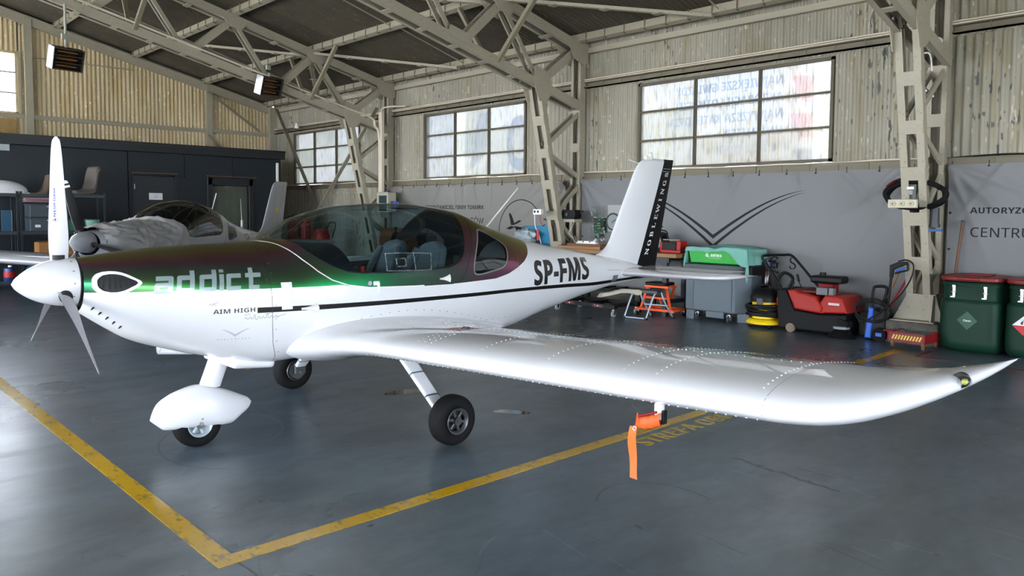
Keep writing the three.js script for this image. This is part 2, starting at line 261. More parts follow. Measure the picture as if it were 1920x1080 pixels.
// ---------- long back wall, at z = -10.72 ----------
const WZ = -10.72, WX0 = -21.5, WX1 = 8.6, SILL = 2.31, HEAD = 3.77, EAVE = 4.66;
const WIN = [[-20.23, -16.82], [-14.14, -10.83], [-8.1, -4.73], [-2.0, 1.35], [4.0, 7.35]];
function skin(parent, mat, boxes) { part(parent, 'outer_skin', boxes.map((b) => box(...b)), mat); }
const skinMat = std('#8d8a80', 0.8);
{
  const w = struct('wall_back'), H = [];
  const row = (x0, x1, y0, y1) => { const n = Math.max(1, Math.round((x1 - x0) / 0.8)), s = (x1 - x0) / n; for (let i = 0; i < n; i++) { const g = corr(s + 0.01, y1 - y0, y1 - y0, s / Math.round(s / 0.098), 0.013, x0 + i * s + R(0, 0.3), y0 + R(0, 0.5)); part(w, 'cladding_sheet', g, M.wallSteel[(rnd() * 3) | 0]).position.set(x0 + i * s, y0, WZ + R(-0.003, 0.003)); } };
  let x = WX0;
  for (const [a, b] of WIN) { row(x, a, SILL - 0.03, HEAD + 0.03); x = b; }
  row(x, WX1, SILL - 0.03, HEAD + 0.03); row(WX0, WX1, HEAD + 0.03, EAVE); row(WX0, WX1, 0.12, SILL - 0.03);
  const cols = [-21.4, -15.4, -9.37, -3.35, 2.67, 8.5];
  for (let i = 0; i < 5; i++) {                                      // girts between the frames
    const a = cols[i] + 0.12, b = cols[i + 1] - 0.12, n = [0, 0, 1];
    part(w, 'girt', [prism(chan(0.1, 0.09), [a, HEAD + 0.1, WZ + 0.03], [b, HEAD + 0.1, WZ + 0.03]), box(b - a, 0.02, 0.1, (a + b) / 2, HEAD + 0.06, WZ + 0.07)], M.steelDark);
    part(w, 'girt', [box(b - a, 0.1, 0.07, (a + b) / 2, SILL - 0.085, WZ + 0.05), box(b - a, 0.012, 0.11, (a + b) / 2, SILL - 0.03, WZ + 0.06)], M.steelDark);
    part(w, 'eave_angle', [box(b - a, 0.1, 0.02, (a + b) / 2, EAVE - 0.17, WZ + 0.05), box(b - a, 0.015, 0.1, (a + b) / 2, EAVE - 0.22, WZ + 0.06)], M.steel);
    if (i < 4) part(w, 'conduit', [0, 0.028].map((d) => cyl(0.011, b - a + 0.1, (a + b) / 2, HEAD + 0.17 + d, WZ + 0.1, 'x', 8)), M.cable);
    for (let k = 1; k < 14; k++) H.push(box(0.012, 0.11, 0.012, a + (b - a) * k / 14, HEAD + 0.1, WZ + 0.09), box(0.012, 0.12, 0.01, a + (b - a) * k / 14 + 0.1, SILL - 0.09, WZ + 0.09));
    const pts = []; for (let k = 0; k <= 9; k++) pts.push([a + (b - a) * k / 9, SILL - 0.02 + R(-0.012, 0.025), WZ + 0.1]); part(w, 'sill_cable', tube(pts, 0.012, 60, 6), i === 3 ? M.black : M.cable);
  }
  part(w, 'hook_bolts', H, M.rust, 'stuff');
  const yB = 0, yT = 4.7, zc = WZ - 0.1, t = 0.06; x = WX0 - 0.1; const S = [];
  for (const [a, b] of WIN) { S.push([a - x, yT - yB, t, (a + x) / 2, (yT + yB) / 2, zc]); S.push([b - a, SILL, t, (a + b) / 2, SILL / 2, zc], [b - a, yT - HEAD, t, (a + b) / 2, (yT + HEAD) / 2, zc]); x = b; }
  S.push([WX1 - x, yT, t, (WX1 + x) / 2, yT / 2, zc]); skin(w, skinMat, S);
  const pl = struct('baseboard_back');
  for (let k = 0; k < 20; k++) part(pl, 'concrete_block', box(1.49, 0.22 + R(-0.01, 0.01), 0.24, WX0 + 0.75 + k * 1.505, 0.1, WZ + 0.14 + R(-0.012, 0.012), 0.02), M.plinth);
  for (const c of [-15.4, -9.37, -3.35]) part(pl, 'footing', box(0.62, 0.3, 0.8, c, 0.12, WZ + 0.42, 0.03), M.plinth);
}
const paneMats = [[0.66, 0.7, 0.72, 0.6], [0.58, 0.61, 0.58, 0.8], [0.52, 0.55, 0.5, 0.85], [0.62, 0.64, 0.6, 0.75], [0.7, 0.72, 0.72, 0.7], [0.6, 0.6, 0.54, 0.8]].map(([r, g, b, ro], i) => {
  const t = tex(256, 256, (u, v) => { let k = 0.92 + 0.1 * (fbm(u, v, 3, 3, 4, 500 + i) - 0.5) - 0.16 * sm(0.58, 0.8, fbm(u, v, 40, 2, 3, 520 + i)); k += 0.03 * Math.sin(u * 6.2832 * 22); const c = mixc([k, k, k], [k * 0.9, k * 0.84, k * 0.7], sm(0.55, 0.8, fbm(u, v, 30, 3, 3, 540 + i)) * 0.6); return v > 0.93 || v < 0.05 ? mixc(c, [0.45, 0.42, 0.34], fbm(u, v, 30, 8, 3, 560 + i) * 0.7) : c; }, true);
  return new THREE.MeshPhysicalMaterial({ color: new THREE.Color().setRGB(r * 0.165, g * 0.165, b * 0.165), map: t, transmission: 1, thickness: 0, roughness: ro, ior: 1.4, side: THREE.DoubleSide });
});
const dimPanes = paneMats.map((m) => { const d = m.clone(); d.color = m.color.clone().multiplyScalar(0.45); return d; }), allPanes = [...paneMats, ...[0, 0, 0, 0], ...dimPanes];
const clearPanes = [0, 1].map((i) => new THREE.MeshPhysicalMaterial({ color: new THREE.Color().setRGB(0.86, 0.88, 0.9), transmission: 1, thickness: 0, roughness: 0.15 + 0.1 * i, ior: 1.4, side: THREE.DoubleSide }));
function makeWindow(name, W, Hh, nx, ny, place, turn, order, deep, panes = allPanes) {
  const o = struct(name); o.position.set(...place); o.rotation.y = turn; const t = 0.045;
  part(o, 'window_frame', [box(W, t, 0.08, 0, t / 2, 0), box(W, t, 0.08, 0, Hh - t / 2, 0), box(t, Hh, 0.08, -W / 2 + t / 2, Hh / 2, 0), box(t, Hh, 0.08, W / 2 - t / 2, Hh / 2, 0)], deep || M.mullion);
  for (let i = 1; i < nx; i++) part(o, 'mullion', [box(0.042, Hh - 0.05, 0.05, -W / 2 + W * i / nx, Hh / 2, 0.01), box(0.014, Hh - 0.05, 0.08, -W / 2 + W * i / nx, Hh / 2, 0.01)], M.mullion);
  for (let j = 1; j < ny; j++) part(o, 'glazing_bar', [box(W - 0.05, 0.03, 0.04, 0, Hh * j / ny, 0.01), box(W - 0.05, 0.01, 0.07, 0, Hh * j / ny, 0.01)], M.mullion);
  const pg = new THREE.PlaneGeometry(W / nx - 0.02, Hh / ny - 0.01);
  for (let j = 0; j < ny; j++) for (let i = 0; i < nx; i++) part(o, 'pane', pg, panes[order[(j * nx + i) % order.length]]).position.set(-W / 2 + W * (i + 0.5) / nx, Hh * (j + 0.5) / ny, -0.012);
  return o;
}
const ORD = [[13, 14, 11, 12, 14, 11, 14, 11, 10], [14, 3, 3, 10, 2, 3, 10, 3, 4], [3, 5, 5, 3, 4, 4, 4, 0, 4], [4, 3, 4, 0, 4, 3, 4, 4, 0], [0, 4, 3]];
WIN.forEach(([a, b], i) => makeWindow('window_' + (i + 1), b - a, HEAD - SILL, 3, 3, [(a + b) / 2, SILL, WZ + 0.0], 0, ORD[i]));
// advertising banners hung outside, seen through the panes from behind
function outsideBanner(x0, x1, label, draw) {
  const t = canvasTex(1024, 512, (g, w, h) => { g.fillStyle = '#f4f4f4'; g.fillRect(0, 0, w, h); draw(g, w, h); });
  const o = thing('outdoor_banner', label, 'banner', [(x0 + x1) / 2, (SILL + HEAD) / 2, WZ - 0.28], Math.PI);   // its print faces outdoors
  part(o, 'printed_sheet', new THREE.PlaneGeometry(x1 - x0, 1.75, 8, 4), new THREE.MeshPhysicalMaterial({ map: t, transmission: 0.75, thickness: 0, roughness: 0.9, side: THREE.DoubleSide }));
  for (const s of [-1, 1]) for (const t of [-1, 1]) part(o, 'tie_rope', rod([s * (x1 - x0) / 2, t * 0.87, 0], [s * ((x1 - x0) / 2 - 0.02), t * 0.87, -0.16], 0.008));
  part(o, 'hem_rope', [rod([(x1 - x0) / 2, 0.87, -0.01], [(x0 - x1) / 2, 0.87, -0.01], 0.01), rod([(x1 - x0) / 2, -0.87, -0.01], [(x0 - x1) / 2, -0.87, -0.01], 0.01)], M.grey);
}
outsideBanner(-8.35, -5.16, 'printed advertising banner hanging outdoors behind the largest window, its lettering seen mirrored', (g, w, h) => {
  g.textAlign = 'left'; g.fillStyle = '#9fb4d4'; g.font = 'bold 58px sans-serif'; const x = 150;
  ['NAJWIĘKSZE GWIAZDY', 'AKROBACJI LOTNICZEJ', 'NAJWYŻSZA KATEGORIA', 'UNLIMITED'].forEach((s, i) => g.fillText(s, x, 112 + i * 74));
  g.font = 'bold 54px sans-serif'; g.fillStyle = '#b9c1d6'; g.fillText('10.2022 KONIN', x, 406); g.fillStyle = '#e0aaa6'; g.fillText('FERTILE', x, 478);
  g.fillStyle = '#e6b6b8'; g.beginPath(); g.moveTo(0, 92); g.lineTo(112, 84); g.lineTo(60, 196); g.lineTo(0, 210); g.fill(); g.beginPath(); g.moveTo(0, 250); g.lineTo(120, 244); g.lineTo(64, 352); g.lineTo(0, 358); g.fill();
  g.fillStyle = '#b9bdd6'; g.beginPath(); g.moveTo(0, 400); g.lineTo(100, 398); g.lineTo(50, 500); g.lineTo(0, 512); g.fill();
});
outsideBanner(-13.06, -10.6, 'pale printed banner hanging outdoors behind the middle window, with faint blue shapes', (g, w, h) => {
  g.strokeStyle = '#9fb2d2'; g.lineWidth = 70; g.beginPath(); g.arc(300, 270, 130, 0, 6.3); g.stroke(); g.fillStyle = '#aab4cf'; g.beginPath(); g.moveTo(640, 60); g.lineTo(820, 60); g.lineTo(960, 420); g.lineTo(760, 330); g.fill(); g.fillStyle = '#d9b2b0'; g.fillRect(80, 150, 60, 200);
});
// ---------- gable wall on the left, at x = -21.5 ----------
const GX = -21.5;
{
  const w = struct('wall_left'), gw = [[-4.2, -0.85], [0.85, 4.2]], y0 = 3.83, y1 = 5.28;
  const piece = (za, zb, lo, hi) => {                                // za < zb; hi null = up to the roof
    const n = Math.max(1, Math.round((zb - za) / 0.8)), s = (zb - za) / n;
    for (let i = 0; i < n; i++) {
      const a = za + i * s, b = a + s, h = (z) => (hi === null ? yr(z) + 0.03 : hi) - lo;
      const g = corr(s + 0.008, h(b), h(a), s / Math.round(s / 0.105), 0.011, R(0, 2), lo + R(0, 1));
      const m = part(w, 'cladding_sheet', g, M.gableSteel[(rnd() * 3) | 0]); m.rotation.y = Math.PI / 2; m.position.set(GX + R(-0.003, 0.003), lo, b);
    }
  };
  piece(-10.7, -4.25, 3.82, null); piece(-10.7, 10.7, 0.1, 3.75); piece(4.25, 10.7, 3.82, null); piece(-0.8, 0.8, 3.82, null);
  for (const [a, b] of gw) piece(a, b, y1 + 0.02, null);
  const bar = (za, zb, y, h = 0.09, d = 0.08) => part(w, 'girt', [box(d, h, zb - za, GX + 0.06, y, (za + zb) / 2), box(0.1, 0.012, zb - za, GX + 0.08, y + h / 2, (za + zb) / 2)], M.steel);
  bar(-10.55, -8.85, 3.79); bar(-8.65, 0, 3.77); bar(0, 10.6, 3.77);
  for (const z of [-8.74, -4.42, 4.42, 8.74]) part(w, 'gable_post', [beam([GX + 0.1, 0, z], [GX + 0.1, yr(z) - 0.05, z], 0.16, 0.1, [1, 0, 0])], M.steel);
  part(w, 'corner_post', [prism(rect(0.22, 0.2), [GX + 0.12, 0, -10.6], [GX + 0.12, 4.6, -10.6], [1, 0, 0])], M.steel);
  for (const s of [-1, 1]) { part(w, 'gable_rafter', [beam([GX + 0.09, yr(10.6) - 0.12, s * 10.6], [GX + 0.09, yr(0) - 0.12, 0], 0.08, 0.2), beam([GX + 0.12, yr(10.6) - 0.02, s * 10.6], [GX + 0.12, yr(0) - 0.02, 0], 0.12, 0.02)], M.steel); }
  part(w, 'brace', beam([GX + 0.16, 4.85, -8.7], [GX + 0.16, 3.86, -10.2], 0.06, 0.05), M.brace); part(w, 'brace', beam([GX + 0.16, 3.66, -8.7], [GX + 0.16, 2.6, -9.9], 0.06, 0.05), M.brace);
  part(w, 'sheet_edge', [box(0.03, 0.03, 2.4, GX + 0.04, 5.2, -5.6), box(0.05, 1.5, 0.06, GX + 0.04, 4.55, -4.24)], M.steel);
  part(w, 'wall_panel', box(0.04, 0.5, 3.3, GX + 0.05, 3.45, -2.5), std('#cbb88f', 0.6, { map: T.gable }));
  const t = 0.06, xc = GX - 0.1, S = [[t, 3.83, 21.4, xc, 1.9, 0], [t, 1.45, 1.7, xc, 4.55, 0]];
  skin(w, skinMat, S);
  const sh = ext([[-7.95, 5.28], [-7.95, 5.46], [0, 7.44], [7.95, 5.46], [7.95, 5.28]], 0.06); sh.rotateY(-Math.PI / 2).translate(xc + 0.03, 0, 0); part(w, 'outer_skin', mg([sh]), skinMat);
  for (const s of [-1, 1]) { const q = ext([[4.2, 3.83], [10.7, 3.83], [10.7, 4.78], [7.95, 5.46], [7.95, 5.28], [4.2, 5.28]].map(([a, b]) => [a * s, b]), 0.06); q.rotateY(-Math.PI / 2).translate(xc + 0.03, 0, 0); part(w, 'outer_skin', mg([q]), skinMat); }
}
makeWindow('window_6', 3.35, 1.45, 3, 3, [GX, 3.83, -2.525], Math.PI / 2, [0, 1], std('#c9b48a', 0.6), clearPanes);
makeWindow('window_7', 3.35, 1.45, 3, 3, [GX, 3.83, 2.525], Math.PI / 2, [0, 1], std('#c9b48a', 0.6), clearPanes);

// ---------- roof ----------
const SL = Math.atan(0.249);
{
  const c = struct('ceiling'), L = 10.75 / Math.cos(SL);
  for (let i = 0; i < 34; i++) for (let j = 0; j < 2; j++) {
    const g = corr(0.9, L / 2 + 0.08, L / 2 + 0.08, 0.1, 0.012, R(0, 2), R(0, 2)); g.rotateX(Math.PI / 2 - SL);
    const z = -10.75 + j * 5.375, m = part(c, 'roof_sheet', g, M.roof[(rnd() * 3) | 0]); m.position.set(-21.7 + i * 0.895, yr(z) + 0.1 - (j ? 0.02 : 0), z);
  }
  part(c, 'far_roof_slope', beam([-6.5, yr(0) + 0.1, 0], [-6.5, yr(10.75) + 0.1, 10.75], 30.4, 0.05), M.roof[0]);
  part(c, 'roof_deck', beam([-6.5, yr(0) + 0.16, 0], [-6.5, yr(10.75) + 0.16, -10.75], 30.4, 0.04), M.roof[0]);
  const zs = [-10.42, -8.6, -6.78, -5.0, -3.2, -1.4, -0.25, 1.4, 3.2, 5, 6.8, 8.6, 10.4], Hk = [];
  for (const z of zs) { const y = yr(z) + 0.015; part(c, 'purlin', [prism(rect(0.075, 0.13), [-21.6, y, z], [8.6, y, z], [0, 1, z < 0 ? -0.249 : 0.249]), prism(rect(0.11, 0.014), [-21.6, y - 0.06, z - 0.02], [8.6, y - 0.06, z - 0.02], [0, 1, z < 0 ? -0.249 : 0.249])], M.steel); if (z < 0) for (let x = -21.2; x < 2; x += 0.42) Hk.push(box(0.014, 0.17, 0.014, x, y, z + 0.05), box(0.014, 0.012, 0.06, x, y - 0.08, z + 0.02)); }
  part(c, 'hook_bolts', Hk, M.rust, 'stuff');
  for (const x of [-18.4, -12.4, -6.4]) for (const [za, zb] of [[-10.42, -8.6], [-8.6, -6.78], [-6.78, -5], [-5, -3.2], [-3.2, -1.4]]) part(c, 'sag_rod', rod([x, yr(za), za], [x + 0.12, yr(zb), zb], 0.012, 6), M.steel);
  const br = (a, b) => { const y = -0.11; part(c, 'roof_brace', [-0.035, 0.035].map((d) => beam([a[0], yr(a[1]) + y, a[1] + d], [b[0], yr(b[1]) + y, b[1] + d], 0.05, 0.05)).concat([0.25, 0.5, 0.75].map((k) => box(0.16, 0.012, 0.13, a[0] + (b[0] - a[0]) * k, yr(a[1] + (b[1] - a[1]) * k) + y - 0.03, a[1] + (b[1] - a[1]) * k))), M.steel); };
  for (const x of [-15.4, -9.37, -3.35]) { br([x + 0.15, -8.6], [x + 2.9, -10.35]); br([x - 0.15, -8.6], [x - 3.0, -6.85]); if (x < -10) br([x - 0.15, -8.6], [x - 2.9, -10.35]); br([x + 0.15, -5], [x + 3, -6.7]); br([x - 0.15, -5], [x - 3, -3.3]); }
}

// ---------- lattice steel frames ----------
const pairC = (p, q, dep, half, fl, t = 0.008, gap = 0) => [1, -1].map((s) => prism([[-dep / 2, s * half], [dep / 2, s * half], [dep / 2, s * (half - fl)], [dep / 2 - t, s * (half - fl)], [dep / 2 - t, s * (half - t)], [-dep / 2 + t, s * (half - t)], [-dep / 2 + t, s * (half - fl)], [-dep / 2, s * (half - fl)]].slice(0)[s > 0 ? 'slice' : 'reverse'](0), p, q, [1, 0, 0]));
function makeFrame(x, label, full) {
  const f = thing('lattice_frame', label, 'steel frame', [x, 0, 0]), zi = (y) => -10.2 + 0.72 * (y - 0.5) / 3.22, A = (y) => [0, y, zi(y)], O = (y) => [0, y, -10.58];
  const S = M.steel, hw = 0.14;
  part(f, 'outer_leg', pairC([0, 0.28, -10.58], [0, 4.55, -10.58], 0.14, 0.115, 0.06), S);
  part(f, 'inner_leg', pairC([0, 0.42, zi(0.42)], [0, 3.72, zi(3.72)], 0.1, hw, 0.085), S);
  const top = (z) => [0, yr(z) - 0.14, z], bot = (z) => [0, yr(z) - 1.13, z];
  part(f, 'top_chord', pairC([0, 4.5, -10.6], top(0), 0.15, hw, 0.07), S);
  part(f, 'bottom_chord', pairC([0, 3.47, -10.58], bot(0), 0.15, hw, 0.07), S);
  const web = (p, q, w = 0.075, h = 0.085) => part(f, 'diagonal', [...pairC(p, q, w, h, 0.03)], S);
  web(top(-8.6), bot(-9.5)); web(top(-8.6), bot(-7.75), 0.14, 0.1); web(bot(-7.6), top(-6.78)); web(top(-6.78), bot(-5.9), 0.14, 0.1); web(bot(-5.8), top(-5)); web(top(-5), bot(-4.1), 0.14, 0.1); web(bot(-4), top(-3.2)); web(top(-3.2), bot(-2.2)); web(bot(-2), top(-1)); web(top(-1), bot(0));
  web(bot(-9.45), [0, 4.42, -10.35], 0.15, 0.1);
  web(O(3.4), A(2.75)); web(A(2.6), O(2.2)); web(O(2.1), A(1.55)); web(A(1.4), O(1.0)); web(O(0.95), A(0.6));
  const n = [0, Math.cos(0.22), Math.sin(0.22)], bp = (y) => { const g = box(0.27, 0.16, 0.012, 0, 0, 0); g.rotateX(0.22); return g.translate(0, y, zi(y) + 0.056); };
  for (const y of [0.98, 1.52, 2.06, 2.6, 3.15]) part(f, 'batten_plate', bp(y), S);
  for (const y of [0.7, 1.5, 2.75, 3.35]) part(f, 'batten_plate', box(0.22, 0.16, 0.012, 0, y, -10.5), S);
  for (let z = -8.9; z < -2.6; z += 0.62) { const g = box(0.26, 0.012, 0.1, 0, 0, 0); g.rotateX(-SL); part(f, 'batten_plate', g.translate(0, bot(z)[1] - 0.083, z), S); }
  for (const z of [-9.7, -7.7, -5.9]) { const g = box(0.26, 0.012, 0.1, 0, 0, 0); g.rotateX(-SL); part(f, 'batten_plate', g.translate(0, top(z)[1] - 0.083, z), S); }
  const gus = (pts) => { const g = ext(pts, 0.012); g.rotateY(-Math.PI / 2); return [g.clone().translate(hw + 0.014, 0, 0), g.translate(-hw, 0, 0)]; };
  part(f, 'gusset_plate', gus([[-10.68, 4.6], [-10.68, 4.28], [-10.55, 4.22], [-10.28, 4.3], [-10.18, 4.5], [-10.2, 4.66]]), S);
  part(f, 'gusset_plate', gus([[-9.75, 3.62], [-9.6, 3.5], [-9.42, 3.46], [-9.28, 3.78], [-9.32, 4.06], [-9.62, 3.98], [-9.7, 3.85]]), S);
  for (const z of [-8.6, -6.78, -5]) part(f, 'gusset_plate', gus([[z - 0.22, yr(z) - 0.26], [z - 0.12, yr(z) - 0.34], [z + 0.1, yr(z) - 0.3], [z + 0.24, yr(z) - 0.14], [z + 0.2, yr(z) - 0.06], [z - 0.2, yr(z) - 0.16]]), S);
  for (const z of [-7.68, -5.86]) part(f, 'gusset_plate', gus([[z - 0.25, yr(z) - 1.2], [z + 0.25, yr(z) - 1.08], [z + 0.2, yr(z) - 0.92], [z - 0.2, yr(z) - 1.02]]), S);
  part(f, 'base_plate', [(() => { const g = ext([[-0.3, 0], [0.3, 0], [0.2, 0.36], [-0.12, 0.36]], 0.02); return g.translate(0, 0.24, zi(0.4) + 0.08); })(), box(0.5, 0.03, 0.7, 0, 0.265, -10.28), (() => { const g = ext([[-10.62, 0], [-9.98, 0], [-10.05, 0.34], [-10.62, 0.34]], 0.02); g.rotateY(-Math.PI / 2); return g.translate(0.2, 0.25, 0); })()], S);
  for (const z of [-8.6, -5]) for (const s of [-1, 1]) part(f, 'knee_brace', [-0.02, 0.02].map((d) => beam([s * 0.12, bot(z + 0.12)[1], z + 0.12 + d], [s * 1.0, yr(z) - 0.05, z + d], 0.035, 0.06)), M.brace);
  part(f, 'knee_bolts', [[-0.06, 0.03], [0.06, 0.03], [-0.06, -0.05], [0.06, -0.05]].map(([a, b]) => cyl(0.022, 0.03, a, 3.83 + b, -9.22 - b, 'y', 6)), M.bolt);
  if (full) { part(f, 'far_rafter', [beam(top(0.01), [0, 4.5, 10.6], 0.28, 0.15), beam([0, yr(0) - 1.13, 0], [0, 3.47, 10.5], 0.28, 0.15)], S); part(f, 'far_leg', beam([0, 0, 10.4], [0, 4.5, 10.5], 0.26, 0.3, [1, 0, 0]), S); }
  return f;
}
makeFrame(-15.4, 'pale lattice steel frame nearest the dark cabin, its leg crossing the leftmost window', true);
makeFrame(-9.37, 'pale lattice steel frame in the middle, its leg standing between the two grey banners', true);
makeFrame(-3.35, 'pale lattice steel frame at the right, with the hose coil on its leg', true);
{ const f = makeFrame(2.67, '', true); f.name = 'trim_2'; delete f.userData.label; delete f.userData.category; f.userData.kind = 'structure'; }   // beside the photographer, outside the picture
// bracing rods in the first bay
{
  const b = struct('trim_1');
  part(b, 'bracing_rod', beam([-20.9, 4.5, -10.5], [-18.1, 1.0, -10.5], 0.03, 0.09, [0, 0, 1]), M.steelDark); part(b, 'bracing_rod', beam([-15.7, 4.05, -10.46], [-19.4, 0.8, -10.46], 0.03, 0.1, [0, 0, 1]), M.steel);
}
// ---------- the walls behind the photographer: open door front and glazed end wall ----------
{
  const w = struct('wall_front'), z = 10.75;
  part(w, 'wall_panel', [box(1.0, 4.7, 0.1, -21, 2.35, z), box(5.6, 4.7, 0.1, 5.85, 2.35, z), box(13.6, 0.4, 0.1, -13.7, 4.5, z), box(10.1, 1.5, 0.1, -1.95, 3.95, z)], skinMat);
  for (const x of [-21.2, 3.4, 4.4, 5.4]) part(w, 'door_leaf', box(1.0, 3.3, 0.08, x - 0.3, 1.65, z + 0.15, 0.02), M.steelDark);
  const e = struct('wall_right'), x = 8.65;
  part(e, 'wall_panel', [box(0.1, 0.2, 21.4, x, 0.1, 0), box(0.1, 1.9, 21.4, x, 3.75, 0), box(0.1, 4.7, 2.4, x, 2.35, -9.6), box(0.1, 4.7, 2.4, x, 2.35, 9.6)], skinMat);
  const g = ext([[-10.7, 4.6], [10.7, 4.6], [0, 7.4]], 0.1); g.rotateY(-Math.PI / 2); part(e, 'wall_gable', g.translate(x + 0.05, 0, 0), skinMat);
}
for (let i = 0; i < 5; i++) makeWindow('window_' + (8 + i), 3.3, 2.6, 3, 4, [8.6, 0.2, -6.72 + i * 3.36], -Math.PI / 2, [0, 1], M.mullion, clearPanes);
// ---------- light aircraft (local axes: x across, y up, nose toward +z; a = -z runs aft) ----------
const bodyLines = {
  yT: [[1.25, 1.272], [1.58, 1.312], [1.9, 1.332], [2.26, 1.345], [2.42, 1.365], [2.55, 1.44], [2.7, 1.523], [3.05, 1.606], [3.5, 1.626], [4.0, 1.583], [4.31, 1.477], [4.75, 1.343], [5.1, 1.276], [5.46, 1.221], [5.86, 1.155], [6.5, 1.05], [7.02, 0.93]],
  yB: [[1.25, 0.955], [1.39, 0.85], [1.53, 0.757], [1.75, 0.675], [1.98, 0.607], [2.35, 0.527], [2.6, 0.535], [2.9, 0.53], [4.2, 0.522], [4.45, 0.54], [5.0, 0.635], [5.7, 0.752], [6.3, 0.83], [7.02, 0.86]],
  w: [[1.25, 0.185], [1.4, 0.3], [1.6, 0.37], [1.9, 0.43], [2.3, 0.49], [2.7, 0.54], [3.2, 0.565], [3.8, 0.555], [4.3, 0.51], [4.8, 0.43], [5.4, 0.325], [6.0, 0.22], [6.5, 0.14], [7.02, 0.045]],
  yM: [[1.25, 1.12], [1.6, 1.08], [2.0, 1.0], [2.6, 0.98], [4.0, 0.98], [5.0, 1.0], [6.0, 0.98], [7.02, 0.9]],
  nU: [[1.25, 2.0], [1.8, 2.4], [2.3, 2.4], [2.8, 2.15], [4.0, 2.1], [5, 2.2], [7.02, 2.2]],
  nL: [[1.25, 2.0], [1.8, 2.3], [2.4, 3.0], [4.2, 3.0], [5.2, 2.5], [7.02, 2.2]],
};
const BL = Object.fromEntries(Object.entries(bodyLines).map(([k, p]) => [k, line(p)]));
const bump = (a) => Math.exp(-(((a - 3.35) / 0.75) ** 2));
function secPt(a, th, hi = 0, inset = 0) {
  const yT = BL.yT(a) + hi * bump(a) - inset, yB = BL.yB(a) + inset, w = Math.max(0.01, BL.w(a) - inset), yM = BL.yM(a), c = Math.cos(th), s = Math.sin(th), n = s >= 0 ? BL.nU(a) : BL.nL(a);
  return [w * Math.sign(c) * Math.abs(c) ** (2 / n), yM + (s >= 0 ? yT - yM : yM - yB) * Math.sign(s) * Math.abs(s) ** (2 / n), -a];
}
function sideX(a, y, hi = 0) {
  const yM = BL.yM(a), n = y >= yM ? BL.nU(a) : BL.nL(a), v = y >= yM ? (y - yM) / (BL.yT(a) + hi * bump(a) - yM) : (yM - y) / (yM - BL.yB(a));
  return BL.w(a) * Math.max(0, 1 - Math.min(1, v) ** n) ** (1 / n);
}
function outward(g, cx) {                              // make normals and winding face away from the axis cx(x, y, z)
  const p = g.attributes.position, n = g.attributes.normal; let s = 0;
  for (let i = 0; i < p.count; i++) { const c = cx(p.getX(i), p.getY(i), p.getZ(i)); s += n.getX(i) * (p.getX(i) - c[0]) + n.getY(i) * (p.getY(i) - c[1]) + n.getZ(i) * (p.getZ(i) - c[2]); }
  if (s < 0) { const x = g.index.array; for (let i = 0; i < x.length; i += 3) { const t = x[i]; x[i] = x[i + 1]; x[i + 1] = t; } for (let i = 0; i < n.count; i++) n.setXYZ(i, -n.getX(i), -n.getY(i), -n.getZ(i)); }
  return g;
}
const bodyGeo = (a0, a1, na, nt, hi, inset) => { const g = outward(gridGeo(nt, na, (i, j) => secPt(a0 + (a1 - a0) * j, i * 2 * Math.PI, hi, inset), true), (x, y, z) => [0, BL.yM(-z), z]), p = g.attributes.position, uv = g.attributes.uv; for (let i = 0; i < p.count; i++) uv.setXY(i, -p.getZ(i), p.getY(i)); return g; };
const glassPts = [[2.43, 2.2], [2.43, 1.372], [2.463, 1.368], [2.496, 1.35], [2.531, 1.297], [2.591, 1.242], [2.672, 1.19], [2.781, 1.147], [2.9, 1.131], [3.112, 1.127], [3.494, 1.131], [3.65, 1.14], [3.745, 1.168], [3.815, 1.235], [3.865, 1.34], [3.905, 1.437], [3.925, 1.5], [3.94, 1.55], [3.95, 2.2]];
const framePts = [[2.35, 2.2], [2.352, 1.352], [2.384, 1.35], [2.408, 1.336], [2.44, 1.302], [2.489, 1.238], [2.57, 1.16], [2.658, 1.1], [2.772, 1.06], [2.933, 1.035], [3.323, 1.023], [3.68, 1.02], [3.755, 1.035], [3.805, 1.088], [3.892, 1.248], [3.967, 1.382], [4.002, 1.444], [4.03, 1.52], [4.045, 2.2]];
const quarterPts = smoothPoly([[4.045, 1.39], [4.08, 1.425], [4.15, 1.41], [4.3, 1.335], [4.355, 1.285], [4.345, 1.22], [4.3, 1.145], [4.25, 1.112], [4.1, 1.085], [3.96, 1.068], [3.9, 1.08], [3.9, 1.14], [3.95, 1.25]], 5);
const paintPts = [[1.2, 1.08], [1.6, 1.081], [2.22, 1.066], [2.72, 1.061], [2.933, 1.035], [3.323, 1.023], [3.73, 1.019], [4.143, 1.031], [4.3, 1.06], [4.42, 1.1], [4.539, 1.15], [4.62, 1.2], [4.69, 1.26], [4.74, 1.3], [4.77, 1.35], [4.78, 2.2], [1.2, 2.2]];
const intakeOut = smoothPoly([[1.284, 1.136], [1.285, 1.158], [1.297, 1.18], [1.325, 1.196], [1.37, 1.203], [1.42, 1.196], [1.48, 1.165], [1.518, 1.135], [1.48, 1.1], [1.42, 1.072], [1.37, 1.064], [1.325, 1.073], [1.297, 1.09], [1.285, 1.113]], 6);
const intakeIn = smoothPoly([[1.307, 1.136], [1.309, 1.153], [1.322, 1.172], [1.345, 1.183], [1.38, 1.187], [1.42, 1.18], [1.465, 1.157], [1.5, 1.135], [1.465, 1.111], [1.42, 1.088], [1.38, 1.081], [1.345, 1.086], [1.322, 1.098], [1.309, 1.118]], 6);
const fireA = line([[0.5, 2.36], [0.57, 2.337], [0.72, 2.271], [0.863, 2.254], [1.0, 2.252], [1.16, 2.24], [1.298, 2.255], [1.345, 2.262]]);
